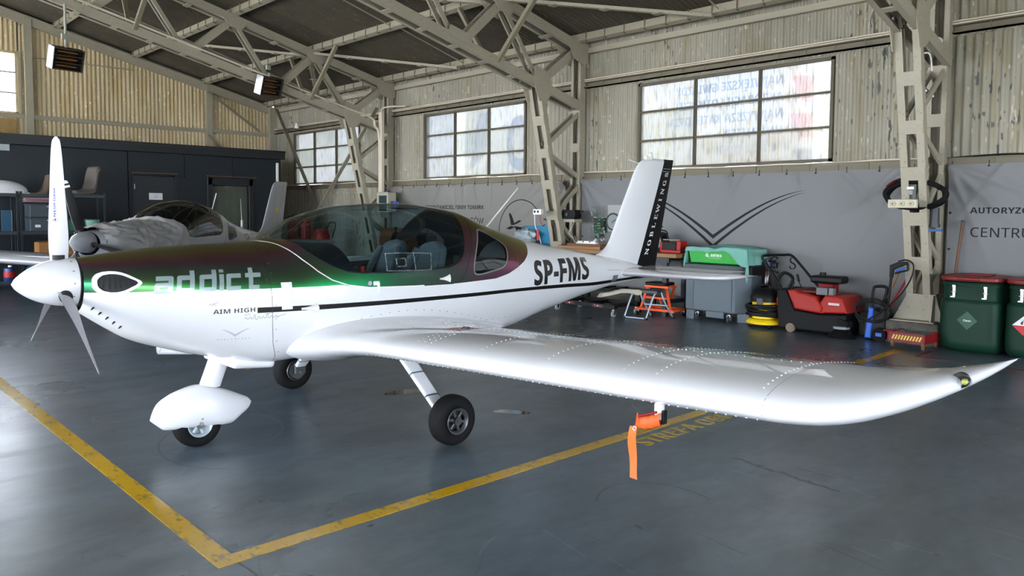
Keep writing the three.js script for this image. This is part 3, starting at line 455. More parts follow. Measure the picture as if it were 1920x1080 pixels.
const stripeTop = line([[2.159, 0.949], [2.53, 0.942], [3.485, 0.935], [4.25, 0.933], [5.1, 0.918], [5.73, 0.896], [6.5, 0.902], [7.0, 0.905]]), stripeBot = line([[2.159, 0.914], [2.53, 0.909], [3.485, 0.906], [4.25, 0.906], [5.1, 0.886], [5.75, 0.863], [6.5, 0.872], [7.0, 0.875]]);

const paints = {
  gloss: new THREE.MeshPhysicalMaterial({ color: new THREE.Color().setRGB(0.78, 0.79, 0.81), roughness: 0.4, clearcoat: 1, clearcoatRoughness: 0.02 }),
  flip: new THREE.MeshPhysicalMaterial({ color: new THREE.Color().setRGB(0.022, 0.017, 0.015), metalness: 0, roughness: 0.3, ior: 2.33, clearcoat: 0.35, clearcoatRoughness: 0.03, iridescence: 1, iridescenceIOR: 1.33, iridescenceThicknessRange: [100, 608], specularColor: new THREE.Color().setRGB(1, 0.92, 0.66) }),
  greyGloss: new THREE.MeshPhysicalMaterial({ color: new THREE.Color().setRGB(0.33, 0.345, 0.37), roughness: 0.42, clearcoat: 0.8, clearcoatRoughness: 0.06 }),
};
const canopyGlass = new THREE.MeshPhysicalMaterial({ color: new THREE.Color().setRGB(0.5, 0.63, 0.67), transmission: 1, thickness: 0, roughness: 0, ior: 1.5, side: THREE.DoubleSide });
const gap = std('#1a1b1c', 0.7), satinBlack = std('#0e0f10', 0.45, { specularIntensity: 0.35 });
const carbon = std('#15161a', 0.3, { clearcoat: 1, clearcoatRoughness: 0.05 }), liner = std('#2a2d30', 0.75), seatCloth = std('#63686b', 0.9), silverInk = std('#98a8a6', 0.35, { metalness: 0.3 });

function printDecal(parent, name, f, nu, nv, W, H, draw, o = {}) {      // f(s, t) -> surface point, drawn print over it
  const t = canvasTex(W, H, draw), g = gridGeo(nu, nv, f); t.flipY = true;
  return part(parent, name, g, new THREE.MeshPhysicalMaterial({ map: t, transparent: true, roughness: 0.4, clearcoat: 0.6, clearcoatRoughness: 0.05, ...o }));
}
function wingsLogo(g, x, y, w, col, lw) {               // two swept strokes meeting in a V, once above the other
  g.fillStyle = col;
  for (const s of [-1, 1]) for (const dy of [0, 0.1 * w / 2]) {
    const X = (t) => x + s * (t * w / 2), D = (t) => y + dy * (1 - t * 0.8) - 0.47 * (w / 2) * (1 - (1 - t) ** 1.55);
    g.beginPath(); g.moveTo(X(0), D(0) - lw); for (let i = 1; i <= 30; i++) g.lineTo(X(i / 30), D(i / 30) - lw * 0.9 * (1 - i / 30)); for (let i = 30; i >= 0; i--) g.lineTo(X(i / 30), D(i / 30) + lw * 0.9 * (1 - i / 30)); g.fill();
  }
}
const spaced = (g, s, x, y, step) => [...s].forEach((c, i) => g.fillText(c, x + i * step, y));

// wing sections: x across -> leading edge a, trailing edge a, height of both, thickness
const WS = [[0.4, 2.36, 4.36, 0.672, 0.63, 0.33], [0.5, 2.43, 4.26, 0.674, 0.636, 0.28], [0.6, 2.515, 4.13, 0.678, 0.643, 0.24], [0.75, 2.6, 4.0, 0.687, 0.655, 0.213], [0.95, 2.645, 3.955, 0.697, 0.666, 0.2], [1.3, 2.65, 3.95, 0.713, 0.683, 0.195], [2.5, 2.65, 3.95, 0.767, 0.74, 0.195], [3.64, 2.65, 3.95, 0.818, 0.795, 0.19],
  [3.78, 2.665, 3.95, 0.826, 0.806, 0.178], [3.9, 2.73, 3.95, 0.84, 0.826, 0.158], [4.0, 2.86, 3.945, 0.862, 0.852, 0.128], [4.08, 3.05, 3.935, 0.886, 0.882, 0.094], [4.14, 3.28, 3.92, 0.91, 0.908, 0.06], [4.18, 3.52, 3.9, 0.932, 0.932, 0.03], [4.2, 3.78, 3.86, 0.95, 0.95, 0.004]];
const WL = [1, 2, 3, 4, 5].map((k) => line(WS.map((s) => [s[0], s[k]])));
function foil(q, camber = 0.02) {                       // q in [0, 1): round the section from the trailing edge over the top; returns [x, y in chords of thickness 1, camber]
  const up = q < 0.5, b = up ? 1 - q * 2 : q * 2 - 1, x = 0.5 - 0.5 * Math.cos(b * Math.PI);
  const y = 5 * (0.2969 * Math.sqrt(x) - 0.126 * x - 0.3516 * x * x + 0.2843 * x ** 3 - 0.1036 * x ** 4); return [x, up ? y : -y, camber * 4 * x * (1 - x) * 0.9];
}
function wingPt(u, q, s = 1, lift = 0) {
  const [le, te, yl, yt, th] = WL.map((f) => f(u)), [x, y, c] = foil(q), ch = te - le;
  return [s * u, yl + (yt - yl) * x + c * ch + y * th + (y > 0 ? lift : -lift), -(le + x * ch)];
}
const wingX = (x) => 0.5 * (1 - Math.acos(1 - 2 * x) / Math.PI);   // q on the top at chord fraction x
const rivet = new THREE.OctahedronGeometry(0.0055, 0).scale(1, 0.6, 1);
function screws(parent, name, pts, mat, r = 1) { const a = pts.map(([x, y, z]) => rivet.clone().scale(r, r, r).translate(x, y, z)); part(parent, name, a, mat, 'stuff'); }

function makeWheel(parent, x, y, z, r, w, side, metal = M.wheelMetal) {
  const g = lathe([[r * 0.5, -w * 0.36], [r * 0.62, -w * 0.47], [r * 0.8, -w * 0.5], [r * 0.93, -w * 0.4], [r * 0.975, -w * 0.3], [r * 0.962, -w * 0.28], [r * 0.962, -w * 0.25], [r * 0.99, -w * 0.23], [r * 0.995, -w * 0.12], [r * 0.975, -w * 0.1], [r * 0.975, -w * 0.06], [r, -w * 0.04], [r, w * 0.04], [r * 0.975, w * 0.06], [r * 0.975, w * 0.1], [r * 0.995, w * 0.12], [r * 0.99, w * 0.23], [r * 0.962, w * 0.25], [r * 0.962, w * 0.28], [r * 0.975, w * 0.3], [r * 0.93, w * 0.4], [r * 0.8, w * 0.5], [r * 0.62, w * 0.47], [r * 0.5, w * 0.36]], 48);
  const t = part(parent, 'tyre', g.rotateZ(-Math.PI / 2).translate(x, y, z), M.rubber); t.userData.label = 'black grooved tyre';
  const k = w * 0.5 * side, rim = [lathe([[r * 0.3, w * 0.3], [r * 0.34, w * 0.4], [r * 0.44, w * 0.42], [r * 0.5, w * 0.5], [r * 0.53, w * 0.5], [r * 0.53, w * 0.44], [r * 0.5, w * 0.36], [r * 0.5, -w * 0.36], [r * 0.53, -w * 0.45], [r * 0.46, -w * 0.45]], 40).rotateZ(-Math.PI / 2 * side).translate(x, y, z)];
  rim.pop(); const h = part(parent, 'wheel_rim', [lathe([[r * 0.4, w * 0.34], [r * 0.44, w * 0.44], [r * 0.5, w * 0.5], [r * 0.53, w * 0.5], [r * 0.53, w * 0.44], [r * 0.5, w * 0.36], [r * 0.5, -w * 0.36], [r * 0.53, -w * 0.45], [r * 0.46, -w * 0.45]], 40).rotateZ(-Math.PI / 2 * side).translate(x, y, z), cyl(r * 0.45, w * 0.1, x, y, z, 'x', 28)], metal);
  for (let i = 0; i < 6; i++) { const b = box(0.018, r * 0.34, 0.02, 0, r * 0.29, 0, 0.006); b.rotateX(i * Math.PI / 3 + 0.3); part(h, 'spoke', b.translate(x + k * 0.62, y, z), metal); }
  part(h, 'hub', [cyl(r * 0.16, w * 0.75, x + k * 0.3, y, z, 'x', 20), cyl(r * 0.08, w * 0.2, x + k * 0.95, y, z, 'x', 12)], M.wheelMetal);
  return t;
}
M.wheelMetal = std('#5f6163', 0.35, { metalness: 0.7 });
M.paleRim = std('#b7c3ca', 0.35, { metalness: 0.4 });

function makeAircraft(label, o) {
  const root = thing('light_aircraft', label, 'aircraft'), W = o.paint, hi = o.hi || 0;
  const F = { glass: polyField(glassPts), frame: polyField(framePts), quarter: polyField(quarterPts), paint: polyField(paintPts), io: polyField(intakeOut), ii: polyField(intakeIn) };
  const ay = (f, dy = 0) => (x, y, z) => f(-z, y - dy - hi * bump(-z) * sm(1.05, 1.35, y));
  let rest = bodyGeo(1.25, 7.02, o.fine ? 200 : 120, o.fine ? 120 : 80, hi, 0), q;
  const take = (f) => { [q, rest] = cut(rest, f); return q; };
  const glass = take(ay(F.glass)); part(root, 'canopy', glass, o.glass || canopyGlass).userData.label = 'tinted clear canopy glazing';
  const qg = take((x, y, z) => F.quarter(-z, y)); 
  const [qRim, qIn] = cut(qg, (x, y, z) => 0.012 - F.quarter(-z, y)); const qw = part(root, 'quarter_window', qIn, o.glass || canopyGlass); part(qw, 'window_rim', qRim, std('#74777a', 0.5));
  const band = (f, w) => { const a = take((x, y, z) => f(x, y, z) + w), [out, b] = cut(a, (x, y, z) => f(x, y, z) - w); rest = mg([rest, out].filter((k) => k.attributes.position.count)); return b; };
  const sealF = ay(F.frame), seal = band(sealF, 0.0035), [sealFront, sealRear] = cut(seal, (x, y, z) => 3.4 + z);
  part(root, 'canopy_seal', sealFront, o.fine ? M.white : M.grey); part(root, 'canopy_gap', sealRear, gap);
  const fr = take(sealF); const cf = part(root, 'canopy_frame', fr, o.flip || W); if (o.flip) cf.userData.label = 'colour shifting green and purple canopy frame';
  const bezel = take((x, y, z) => F.io(-z, y)), [gr, bz] = cut(bezel, (x, y, z) => F.ii(-z, y));
  const inl = part(root, 'air_intake', bz, W); part(inl, 'intake_mesh', gr.clone().scale(0.95, 1, 1), gap);
  const fire = (x, y, z) => fireA(y) + z;
  part(root, 'cowling_gap', [band(fire, 0.0016)], gap);
  const cowl = take(fire);
  const [cu, cl] = o.flip ? cut(cowl, (x, y, z) => F.paint(-z, y)) : cut(cowl, (x, y, z) => y - 1.08);
  part(root, 'upper_cowling', cu, o.flip || W); const lowCowl = part(root, 'lower_cowling', cl, W);
  if (o.flip) { const [p1, p2] = cut(rest, (x, y, z) => F.paint(-z, y)); rest = p2; const [a1, a2] = cut(p1, (x, y, z) => 3.3 + z); part(root, 'painted_scuttle', a1, o.flip).userData.label = 'green colour shifting panel ahead of the canopy'; part(root, 'painted_rear_deck', a2, o.flip).userData.label = 'purple colour shifting panel round the rear side window'; }
  if (o.fine) { const st = (g) => { const [a, r1] = cut(g, (x, y, z) => stripeTop(-z) - y), [b, r2] = cut(a, (x, y, z) => y - stripeBot(-z)), [c, r3] = cut(b, (x, y, z) => -z - 2.159); return [c, mg([r1, r2, r3].filter((k) => k.attributes.position.count))]; }; const [s1, b1] = st(rest), [s2, b2] = st(cl); rest = b1; lowCowl.geometry = b2; part(root, 'side_stripe', [s1, s2], satinBlack).userData.label = 'thin black stripe along the fuselage'; }
  part(root, 'fuselage', rest, W);
  // intake slats, nose ring
  for (let i = 0; i < 6; i++) for (const s of [-1, 1]) { const a = 1.335 + i * 0.026, h = 0.075 - Math.abs(i - 1.5) * 0.01; part(inl, 'slat', box(0.004, h, 0.008, s * (sideX(a, 1.135) - 0.008), 1.135, -a), M.black); }
  part(root, 'nose_ring', lathe([[0.02, -1.262], [0.135, -1.262], [0.146, -1.256], [0.146, -1.245], [0.02, -1.245]], 40).rotateX(Math.PI / 2).scale(1, 1, 1).translate(0, 1.13, 0).translate(0, 0, 0), gap);
  // propeller
  const sp = []; for (let i = 0; i <= 24; i++) { const k = i / 24; sp.push([0.1435 * Math.pow(1 - (1 - k) ** 2.1, 0.72), -k * 0.318]); } sp.push([0.1435, -0.322], [0.1, -0.322]);
  const spin = part(root, 'spinner', lathe(sp, 48).rotateX(Math.PI / 2).translate(0, 1.132, -0.927), W);
  screws(spin, 'spinner_screws', [...Array(12)].map((_, i) => [0.1425 * Math.cos(i * 0.52), 1.132 + 0.1425 * Math.sin(i * 0.52), -1.215]), M.bolt, 1.4);
  const ch = line([[0.1, 0.085], [0.2, 0.108], [0.3, 0.116], [0.5, 0.108], [0.7, 0.09], [0.8, 0.072], [0.835, 0.05], [0.845, 0.018]]), be = line([[0.1, 1.1], [0.3, 0.83], [0.5, 0.62], [0.7, 0.52], [0.845, 0.45]]), tk = line([[0.1, 0.04], [0.2, 0.026], [0.4, 0.015], [0.845, 0.006]]);
  const bladePt = (r, t, n) => { const b = be(r), c = ch(r) * t, h = tk(r) * Math.sqrt(Math.max(0, 1 - 4 * t * t)) * n; return [c * Math.cos(b) - h * Math.sin(b), r, -c * Math.sin(b) - h * Math.cos(b)]; };
  const blade = outward(gridGeo(24, 40, (i, j) => { const an = i * 2 * Math.PI; return bladePt(0.09 + 0.755 * j, 0.5 * Math.cos(an), 0.5 * Math.sin(an)); }, true), (x, y, z) => [0, y, 0]);
  for (let i = 0; i < 3; i++) {
    const an = -i * 2 * Math.PI / 3 + (o.propTurn || 0), b = part(root, 'propeller_blade', blade.clone().rotateZ(an).translate(0, 1.132, -1.17), o.blade);
    part(b, 'blade_root', cyl(0.035, 0.1, 0, 0.11, 0, 'y', 16).rotateZ(an).translate(0, 1.132, -1.17), gap);
    const place = (p) => { const v = V(...p).applyAxisAngle(V(0, 0, 1), an); return [v.x, v.y + 1.132, v.z - 1.17]; };
    if (o.fine && i === 0) printDecal(b, 'blade_print', (s, t) => { const p = bladePt(0.34 + 0.24 * t, -0.1 + 0.42 * (s - 0.5), -1); const bb = be(0.34 + 0.24 * t); return place([p[0] + 0.0016 * Math.sin(bb), p[1], p[2] + 0.0016 * Math.cos(bb)]); }, 4, 8, 128, 512, (g) => { g.translate(64, 512); g.rotate(-Math.PI / 2); g.fillStyle = '#27318f'; g.font = 'bold 74px sans-serif'; g.scale(1, 0.62); g.fillText('NEUFORM', 84, 40); g.fillStyle = '#c33'; g.beginPath(); g.moveTo(20, 0); g.lineTo(60, -34); g.lineTo(60, 0); g.fill(); g.fillStyle = '#27318f'; g.beginPath(); g.moveTo(20, 44); g.lineTo(70, 44); g.lineTo(70, 4); g.fill(); }, { clearcoat: 0, specularIntensity: 0.3 });
    if (!o.fine) for (const [r0, r1] of [[0.8, 0.845], [0.745, 0.775]]) part(b, 'white_tip', outward(gridGeo(16, 4, (k, j) => { const q = k * 2 * Math.PI, p = bladePt(r0 + (r1 - r0) * j, 0.505 * Math.cos(q), 0.62 * Math.sin(q)); return place(p); }, true), () => place([0, 0.8, 0])), M.white);
  }
  // inside of the cockpit
  let lin = bodyGeo(2.38, 4.75, 70, 96, hi, 0.022); lin = cut(lin, (x, y, z) => F.glass(-z, y - hi * bump(-z) * sm(1.05, 1.35, y)) - 0.01)[1]; lin = cut(lin, (x, y, z) => F.quarter(-z, y) - 0.008)[1];
  part(root, 'cockpit_liner', lin, liner);
  part(root, 'cockpit_tub', [box(0.84, 0.03, 1.8, 0, 0.78, -3.3), box(0.68, 0.42, 0.02, 0, 0.96, -4.42), box(0.16, 0.12, 0.8, 0, 0.86, -3.4, 0.03)], std('#232629', 0.8));
  const gs = []; for (let i = 0; i <= 20; i++) { const x = -0.45 + 0.9 * i / 20; gs.push([x, 1.33 - 0.2 * Math.pow(Math.abs(x) / 0.45, 2.6)]); }
  const panel = part(root, 'instrument_panel', ext([...gs, [0.43, 0.84], [-0.43, 0.84]], 0.42, 0.015).translate(0, 0, -2.9), std('#20272e', 0.45));
  for (const [x, y, r] of [[-0.3, 1.16, 0.045], [-0.18, 1.16, 0.045], [0.18, 1.16, 0.045], [0.3, 1.16, 0.045]]) part(panel, 'dial', cyl(r, 0.012, x, y, -2.905, 'z', 20), M.black);
  for (const s of [-1, 1]) {
    const back = outward(gridGeo(28, 30, (i, j) => { const an = i * 6.2832, h = j, w = 0.2 * (1 - 0.32 * h ** 1.6) * Math.sqrt(Math.max(0, 1 - Math.max(0, (h - 0.82) / 0.18) ** 2 * 0.999)), c = Math.cos(an), q = Math.sin(an), t = 0.055 * Math.sqrt(Math.max(0.002, 1 - Math.max(0, (h - 0.88) / 0.12) ** 2)); const y = 0.86 + (0.47 + hi * 0.6) * h; return [s * 0.255 + w * Math.sign(c) * Math.abs(c) ** 0.5, y, -3.6 - 0.13 * h + t * Math.sign(q) * Math.abs(q) ** 0.6 + 0.03 * Math.abs(c) ** 4 * (1 - h)]; }, true), (x, y, z) => [s * 0.255, y, -3.66]);
    const seat = part(root, 'seat', [box(0.42, 0.14, 0.46, s * 0.245, 0.88, -3.35, 0.05), back], seatCloth);
    for (const k of [-1, 1]) part(seat, 'bolster', tube([[s * 0.255 + k * 0.17, 0.92, -3.53], [s * 0.255 + k * 0.165, 1.1, -3.58], [s * 0.255 + k * 0.12, 1.27 + hi * 0.4, -3.66]], 0.03, 16, 10), seatCloth);
    part(root, 'control_stick', [rod([s * 0.25, 0.8, -3.1], [s * 0.25, 1.1, -3.02], 0.012), box(0.035, 0.1, 0.04, s * 0.25, 1.13, -3.01, 0.015)], M.black);
  }
  // wings
  for (const s of [1, -1]) {
    const us = []; for (let i = 0; i < WS.length - 1; i++) { const n = i < 4 ? 4 : i === 5 || i === 6 ? 10 : 4; for (let k = 0; k < n; k++) us.push(WS[i][0] + (WS[i + 1][0] - WS[i][0]) * k / n); } us.push(4.2);
    const w = part(root, 'wing', outward(gridGeo(72, us.length - 1, (i, j) => wingPt(us[Math.round(j * (us.length - 1))], i, s), true), (x, y, z) => { const u = Math.abs(x); return [x, (WL[2](u) + WL[3](u)) / 2 + 0.01, -(WL[0](u) + WL[1](u)) / 2]; }), W);
    if (!o.fine) continue;
    const rv = [], row = (u, x0, x1, n) => { for (let k = 0; k <= n; k++) rv.push(wingPt(u, wingX(x0 + (x1 - x0) * k / n), s, 0.0004)); };
    for (const u of [1.02, 1.38, 1.44, 1.5, 1.95, 2.45, 2.92, 3.1, 3.6]) row(u, 0.07, 0.72, 24);
    for (let u = 1.1; u < 3.6; u += 0.045) for (const x of [0.42, 0.74]) rv.push(wingPt(u, wingX(x), s, 0.0004));
    for (let u = 0.9; u < 3.62; u += 0.045) rv.push(wingPt(u, 1 - wingX(0.035), s, 0.0004));
    for (let k = 0; k < 16; k++) { const u = 0.74, p = wingPt(u, wingX(0.03 + 0.9 * k / 15), s); rv.push(p); }
    screws(w, 'rivet_rows', rv, M.bolt2);
    const seamL = (u) => gridGeo(1, 40, (i, j) => wingPt(u + (i - 0.5) * 0.004, 0.06 + 0.88 * j, s, 0.0006));
    part(w, 'panel_joint', [seamL(3.64)], std('#a9adb2', 0.5)); 
    const hinge = (u0, u1, x) => gridGeo(20, 1, (i, j) => wingPt(u0 + (u1 - u0) * i, wingX(x + (j - 0.5) * 0.006), s, 0.0006));
    part(w, 'flap_gap', [hinge(0.85, 2.1, 0.77)], gap); part(w, 'aileron_gap', [hinge(2.13, 3.62, 0.77)], gap);
    const fc = wingPt(1.36, wingX(0.36), s, 0.002); part(w, 'fuel_cap', [cyl(0.032, 0.008, fc[0], fc[1], fc[2], 'y', 24), box(0.04, 0.006, 0.008, fc[0], fc[1] + 0.006, fc[2])], M.darkGrey);
    part(w, 'fuel_placard', gridGeo(8, 8, (i, j) => wingPt(1.27 + 0.17 * i, wingX(0.28 + 0.14 * j), s, 0.0012)), std('#d98f90', 0.45));
    const nl = [4.148, 0.926, -3.27];
    const lamp = part(w, 'navigation_light', [(() => { const g = new THREE.SphereGeometry(0.026, 20, 14); g.scale(1.0, 0.9, 1.3); return g.translate(s * nl[0], nl[1], nl[2] + 0.01); })()], new THREE.MeshPhysicalMaterial({ color: '#e8eef0', transmission: 1, thickness: 0, roughness: 0.02 }));
    part(lamp, 'light_base', [cyl(0.03, 0.03, s * 4.13, 0.924, -3.285, 'z', 18)], M.black); part(lamp, 'lamp_bulb', [box(0.016, 0.02, 0.014, s * 4.15, 0.924, -3.253, 0.004), box(0.016, 0.02, 0.01, s * 4.15, 0.924, -3.272, 0.004)], std('#cfc246', 0.4));
  }
  // fin and rudder
  const fLE = line([[0.98, 5.62], [1.06, 5.8], [1.137, 6.0], [1.177, 6.1], [1.231, 6.176], [1.395, 6.277], [1.629, 6.404], [1.862, 6.534], [2.018, 6.622], [2.1, 6.69], [2.15, 6.79], [2.165, 6.88]]), fTE = line([[0.98, 7.02], [2.156, 7.33]]), fT = line([[0.98, 0.12], [1.1, 0.105], [2.05, 0.07], [2.13, 0.055], [2.165, 0.004]]);
  const finPt = (y, q, lift = 0) => { const [x, n] = foil(q, 0), le = fLE(y), c = fTE(y) - le; return [n * fT(y) + Math.sign(n) * lift, y, -(le + x * c)]; };
  const ys = []; for (let i = 0; i <= 40; i++) ys.push(0.98 + 1.07 * i / 40); for (let i = 1; i <= 12; i++) ys.push(2.05 + 0.115 * i / 12);
  const fin = outward(gridGeo(56, ys.length - 1, (i, j) => finPt(ys[Math.round(j * (ys.length - 1))], i), true), (x, y, z) => [0, y, -(fLE(y) + fTE(y)) / 2]);
  const hy = (y) => 6.645 + (y - 1.0) * 0.425, [rud, fn] = cut(fin, (x, y, z) => -z - hy(y)), [rd, rg] = cut(rud, (x, y, z) => -z - hy(y) - 0.006);
  const finM = part(root, 'fin', fn, W); const rudM = part(root, 'rudder', rd, o.rudder || W); part(rudM, 'hinge_gap', rg, gap);
  if (o.fine) {
    rudM.userData.label = 'black rudder lettered in white';
    printDecal(rudM, 'rudder_lettering', (s, t) => { const y = 1.09 + 0.96 * t, a = hy(y) + 0.055 + 0.16 * s, x = (a - fLE(y)) / (fTE(y) - fLE(y)); const p = finPt(y, wingX(clamp(x, 0, 1)), 0.0015); return [Math.abs(p[0]), p[1], p[2]]; }, 4, 30, 192, 1152, (g) => { g.translate(0, 1152); g.rotate(-Math.PI / 2); g.fillStyle = '#f2f2f2'; g.font = 'bold 112px serif'; g.textAlign = 'center'; [...'NOBLEWINGS'].forEach((c, i) => { g.save(); g.translate(70 + i * 113, 118); g.scale(1, 1.0); g.fillText(c, 0, 0); g.restore(); }); });
    part(finM, 'beacon', [(() => { const g = new THREE.SphereGeometry(0.032, 16, 12); g.scale(0.8, 1.5, 1); return g.translate(0, 2.185, -6.9); })(), box(0.03, 0.05, 0.1, 0, 2.16, -6.85, 0.014)], M.white);
    part(finM, 'pitot_tube', [rod([0, 2.1, -6.68], [0, 2.128, -6.52], 0.006)], M.white);
    screws(finM, 'fin_screws', [...Array(9)].map((_, i) => finPt(1.2 - i * 0.012, wingX(0.1 + i * 0.05), 0.001)).concat([...Array(8)].map((_, i) => finPt(2.06, wingX(0.72 + i * 0.03), 0.001)), [...Array(8)].map((_, i) => finPt(2.03, wingX(0.72 + i * 0.03), 0.001))), M.bolt2);
  } else part(finM, 'warning_sticker', (() => { const g = new THREE.ShapeGeometry(new THREE.Shape([[-0.05, 0], [0.05, 0], [0, 0.12]].map((p) => new THREE.Vector2(...p)))); g.rotateY(Math.PI / 2); return g.translate(0.052, 1.55, -6.72); })(), M.yellow);
  // tailplane
  const sLE = line([[0, 6.08], [0.12, 6.16], [0.25, 6.2], [1.05, 6.33], [1.18, 6.4], [1.25, 6.55], [1.28, 6.72]]), sT = line([[0, 0.1], [0.25, 0.085], [1.1, 0.07], [1.2, 0.055], [1.28, 0.006]]);
  const stPt = (u, q, s, lift = 0) => { const [x, n] = foil(q, 0), le = sLE(u), c = 6.97 - le; return [s * u, 0.955 + n * sT(u) + Math.sign(n) * lift, -(le + x * c)]; };
  for (const s of [1, -1]) {
    const us = []; for (let i = 0; i <= 16; i++) us.push(1.05 * i / 16); for (let i = 1; i <= 12; i++) us.push(1.05 + 0.23 * i / 12);
    const g = outward(gridGeo(48, us.length - 1, (i, j) => stPt(us[Math.round(j * (us.length - 1))], i, s), true), (x, y, z) => [x, 0.955, -(sLE(Math.abs(x)) + 6.97) / 2]);
    const [el, st] = cut(g, (x, y, z) => Math.min(-z - 6.68, 1.13 - Math.abs(x)));
    const sm_ = part(root, 'tailplane', st, W), e = el.translate(0, -0.955, 6.68).rotateX(0.13).translate(0, 0.955, -6.68); part(root, 'elevator', e, W);
    if (o.fine) screws(sm_, 'rivet_rows', [...Array(44)].map((_, i) => stPt(0.14 + i * 0.022, wingX(0.6), s, 0.0004)).concat([...Array(44)].map((_, i) => stPt(0.14 + i * 0.022, wingX(0.74), s, 0.0004)), [...Array(36)].map((_, i) => stPt(0.3 + i * 0.022, 1 - wingX(0.06), s, 0.0004))), M.bolt2);
  }
  // undercarriage
  for (const s of [1, -1]) {
    const P = (k) => [s * (0.56 + 0.4 * k), 0.56 - 0.33 * k, -3.2 - 0.02 * k], n = 8, leg = [];
    const g = outward(gridGeo(20, n, (i, j) => { const c = P(j), an = i * 2 * Math.PI, wv = 0.062 - 0.012 * j, hv = 0.018; const x = Math.sign(Math.cos(an)) * Math.abs(Math.cos(an)) ** 0.5 * wv, h = Math.sign(Math.sin(an)) * Math.abs(Math.sin(an)) ** 0.5 * hv; return [c[0] + s * h * 0.64, c[1] + h * 0.77, c[2] + x]; }, true), (x, y, z) => { const k = clamp((s * x - 0.56) / 0.4); return P(k); });
    const lg = part(root, 'main_gear_leg', g, W);
    if (o.fine) for (const k of [0.42, 0.82]) { const c = P(k); part(lg, 'clamp_band', outward(gridGeo(20, 1, (i, j) => { const an = i * 2 * Math.PI; const x = Math.sign(Math.cos(an)) * Math.abs(Math.cos(an)) ** 0.5 * 0.0595, h = Math.sign(Math.sin(an)) * Math.abs(Math.sin(an)) ** 0.5 * 0.0195, kk = (j - 0.5) * 0.012; return [c[0] + s * (h * 0.64 + kk * 0.77), c[1] + h * 0.77 - kk * 0.64, c[2] + x]; }, true), () => c), std('#4a5e74', 0.5)); }
    part(lg, 'axle', [cyl(0.02, 0.2, s * 1.02, 0.17, -3.22, 'x'), box(0.03, 0.1, 0.1, s * 0.975, 0.2, -3.22, 0.01), cyl(0.07, 0.012, s * 1.03, 0.17, -3.22, 'x', 20)], M.darkGrey);
    makeWheel(root, s * 1.105, 0.169, -3.22, 0.169, 0.135, s);
  }
  const st = outward(gridGeo(24, 6, (i, j) => { const an = i * 2 * Math.PI; return [0.038 * Math.sin(an), 0.63 - 0.25 * j, -(2.13 - 0.095 * j) + 0.075 * Math.cos(an)]; }, true), (x, y, z) => [0, y, -2.08]);
  const ns = part(root, 'nose_gear_strut', st, W); part(ns, 'strut_seal', cyl(0.02, 0.016, 0, 0, 0, 'y', 20).scale(1.7, 1, 3.4).translate(0, 0.4, -2.04), gap);
  const pT = line([[1.655, 0.225], [1.675, 0.275], [1.7, 0.318], [1.76, 0.358], [1.835, 0.388], [1.955, 0.41], [2.114, 0.365], [2.25, 0.3], [2.3, 0.272], [2.325, 0.24]]), pB = line([[1.655, 0.22], [1.69, 0.185], [1.737, 0.147], [1.93, 0.132], [2.158, 0.114], [2.24, 0.16], [2.3, 0.2], [2.325, 0.235]]), pW = line([[1.655, 0.004], [1.68, 0.035], [1.74, 0.068], [1.9, 0.098], [2.05, 0.1], [2.2, 0.07], [2.3, 0.028], [2.325, 0.004]]);
  const pant = part(root, 'wheel_fairing', outward(gridGeo(40, 48, (i, j) => { const a = 1.655 + 0.67 * (0.5 - 0.5 * Math.cos(j * Math.PI)), an = i * 2 * Math.PI, c = Math.cos(an), s = Math.sin(an), t = pT(a), b = pB(a), m = (t * 0.4 + b * 0.6); return [pW(a) * Math.sign(c) * Math.abs(c) ** 0.85, m + (s > 0 ? t - m : m - b) * Math.sign(s) * Math.abs(s) ** 0.8, -a]; }, true), (x, y, z) => [0, 0.25, z]), W);
  makeWheel(root, 0, 0.153, -1.95, 0.153, 0.13, 1, M.paleRim);
  if (o.fine) {
    part(pant, 'axle_nut', [cyl(0.012, 0.012, 0.094, 0.168, -1.945, 'x', 8), cyl(0.007, 0.01, 0.098, 0.2, -1.95, 'x', 8)], M.bolt);
    part(root, 'exhaust_pipe', [lathe([[0.03, -0.11], [0.046, -0.11], [0.046, 0.11], [0.03, 0.11], [0.03, -0.11]], 28).rotateX(Math.PI / 2 - 0.12).translate(-0.1, 0.655, -1.86)], W);
    part(root, 'tail_pipe', rod([0.1, 0.56, -2.2], [0.11, 0.5, -2.27], 0.024, 16), std('#8a6a4a', 0.4, { metalness: 0.7 }));
    part(root, 'cowl_outlet', (() => { const g = new RoundedBoxGeometry(0.5, 0.07, 0.3, 3, 0.03); g.rotateX(-0.1); return g.translate(0, 0.55, -2.24); })(), W);
    for (let i = 0; i < 5; i++) { const a = 1.3 + i * 0.035, y = 0.99 - i * 0.03, s = sideX(a, y); part(root, 'cowl_louvre', (() => { const g = new THREE.SphereGeometry(0.02, 12, 8); g.scale(0.35, 0.28, 1.1); g.rotateX(0.75); return g.translate(s * 0.985, y, -a); })(), gap); }
    // details on the near side
    const S = (a, y, d = 0.0016) => [sideX(a, y) + d, y, -a], dec = (n, a0, a1, y0, y1, w, h, f, oo) => printDecal(root, n, (s, t) => S(a0 + (a1 - a0) * s, y0 + (y1 - y0) * t), 24, 8, w, h, f, oo);
    dec('registration_lettering', 4.64, 5.58, 0.925, 1.165, 1536, 400, (g) => { g.fillStyle = '#141416'; g.font = 'bold 470px sans-serif'; g.save(); g.transform(1, 0, -0.06, 1, 26, 0); const s = 'SP-FMS', m = g.measureText(s).width; g.scale(1490 / m, 1); g.fillText(s, 0, 372); g.lineWidth = 16; g.strokeStyle = '#141416'; g.strokeText(s, 0, 372); g.restore(); });
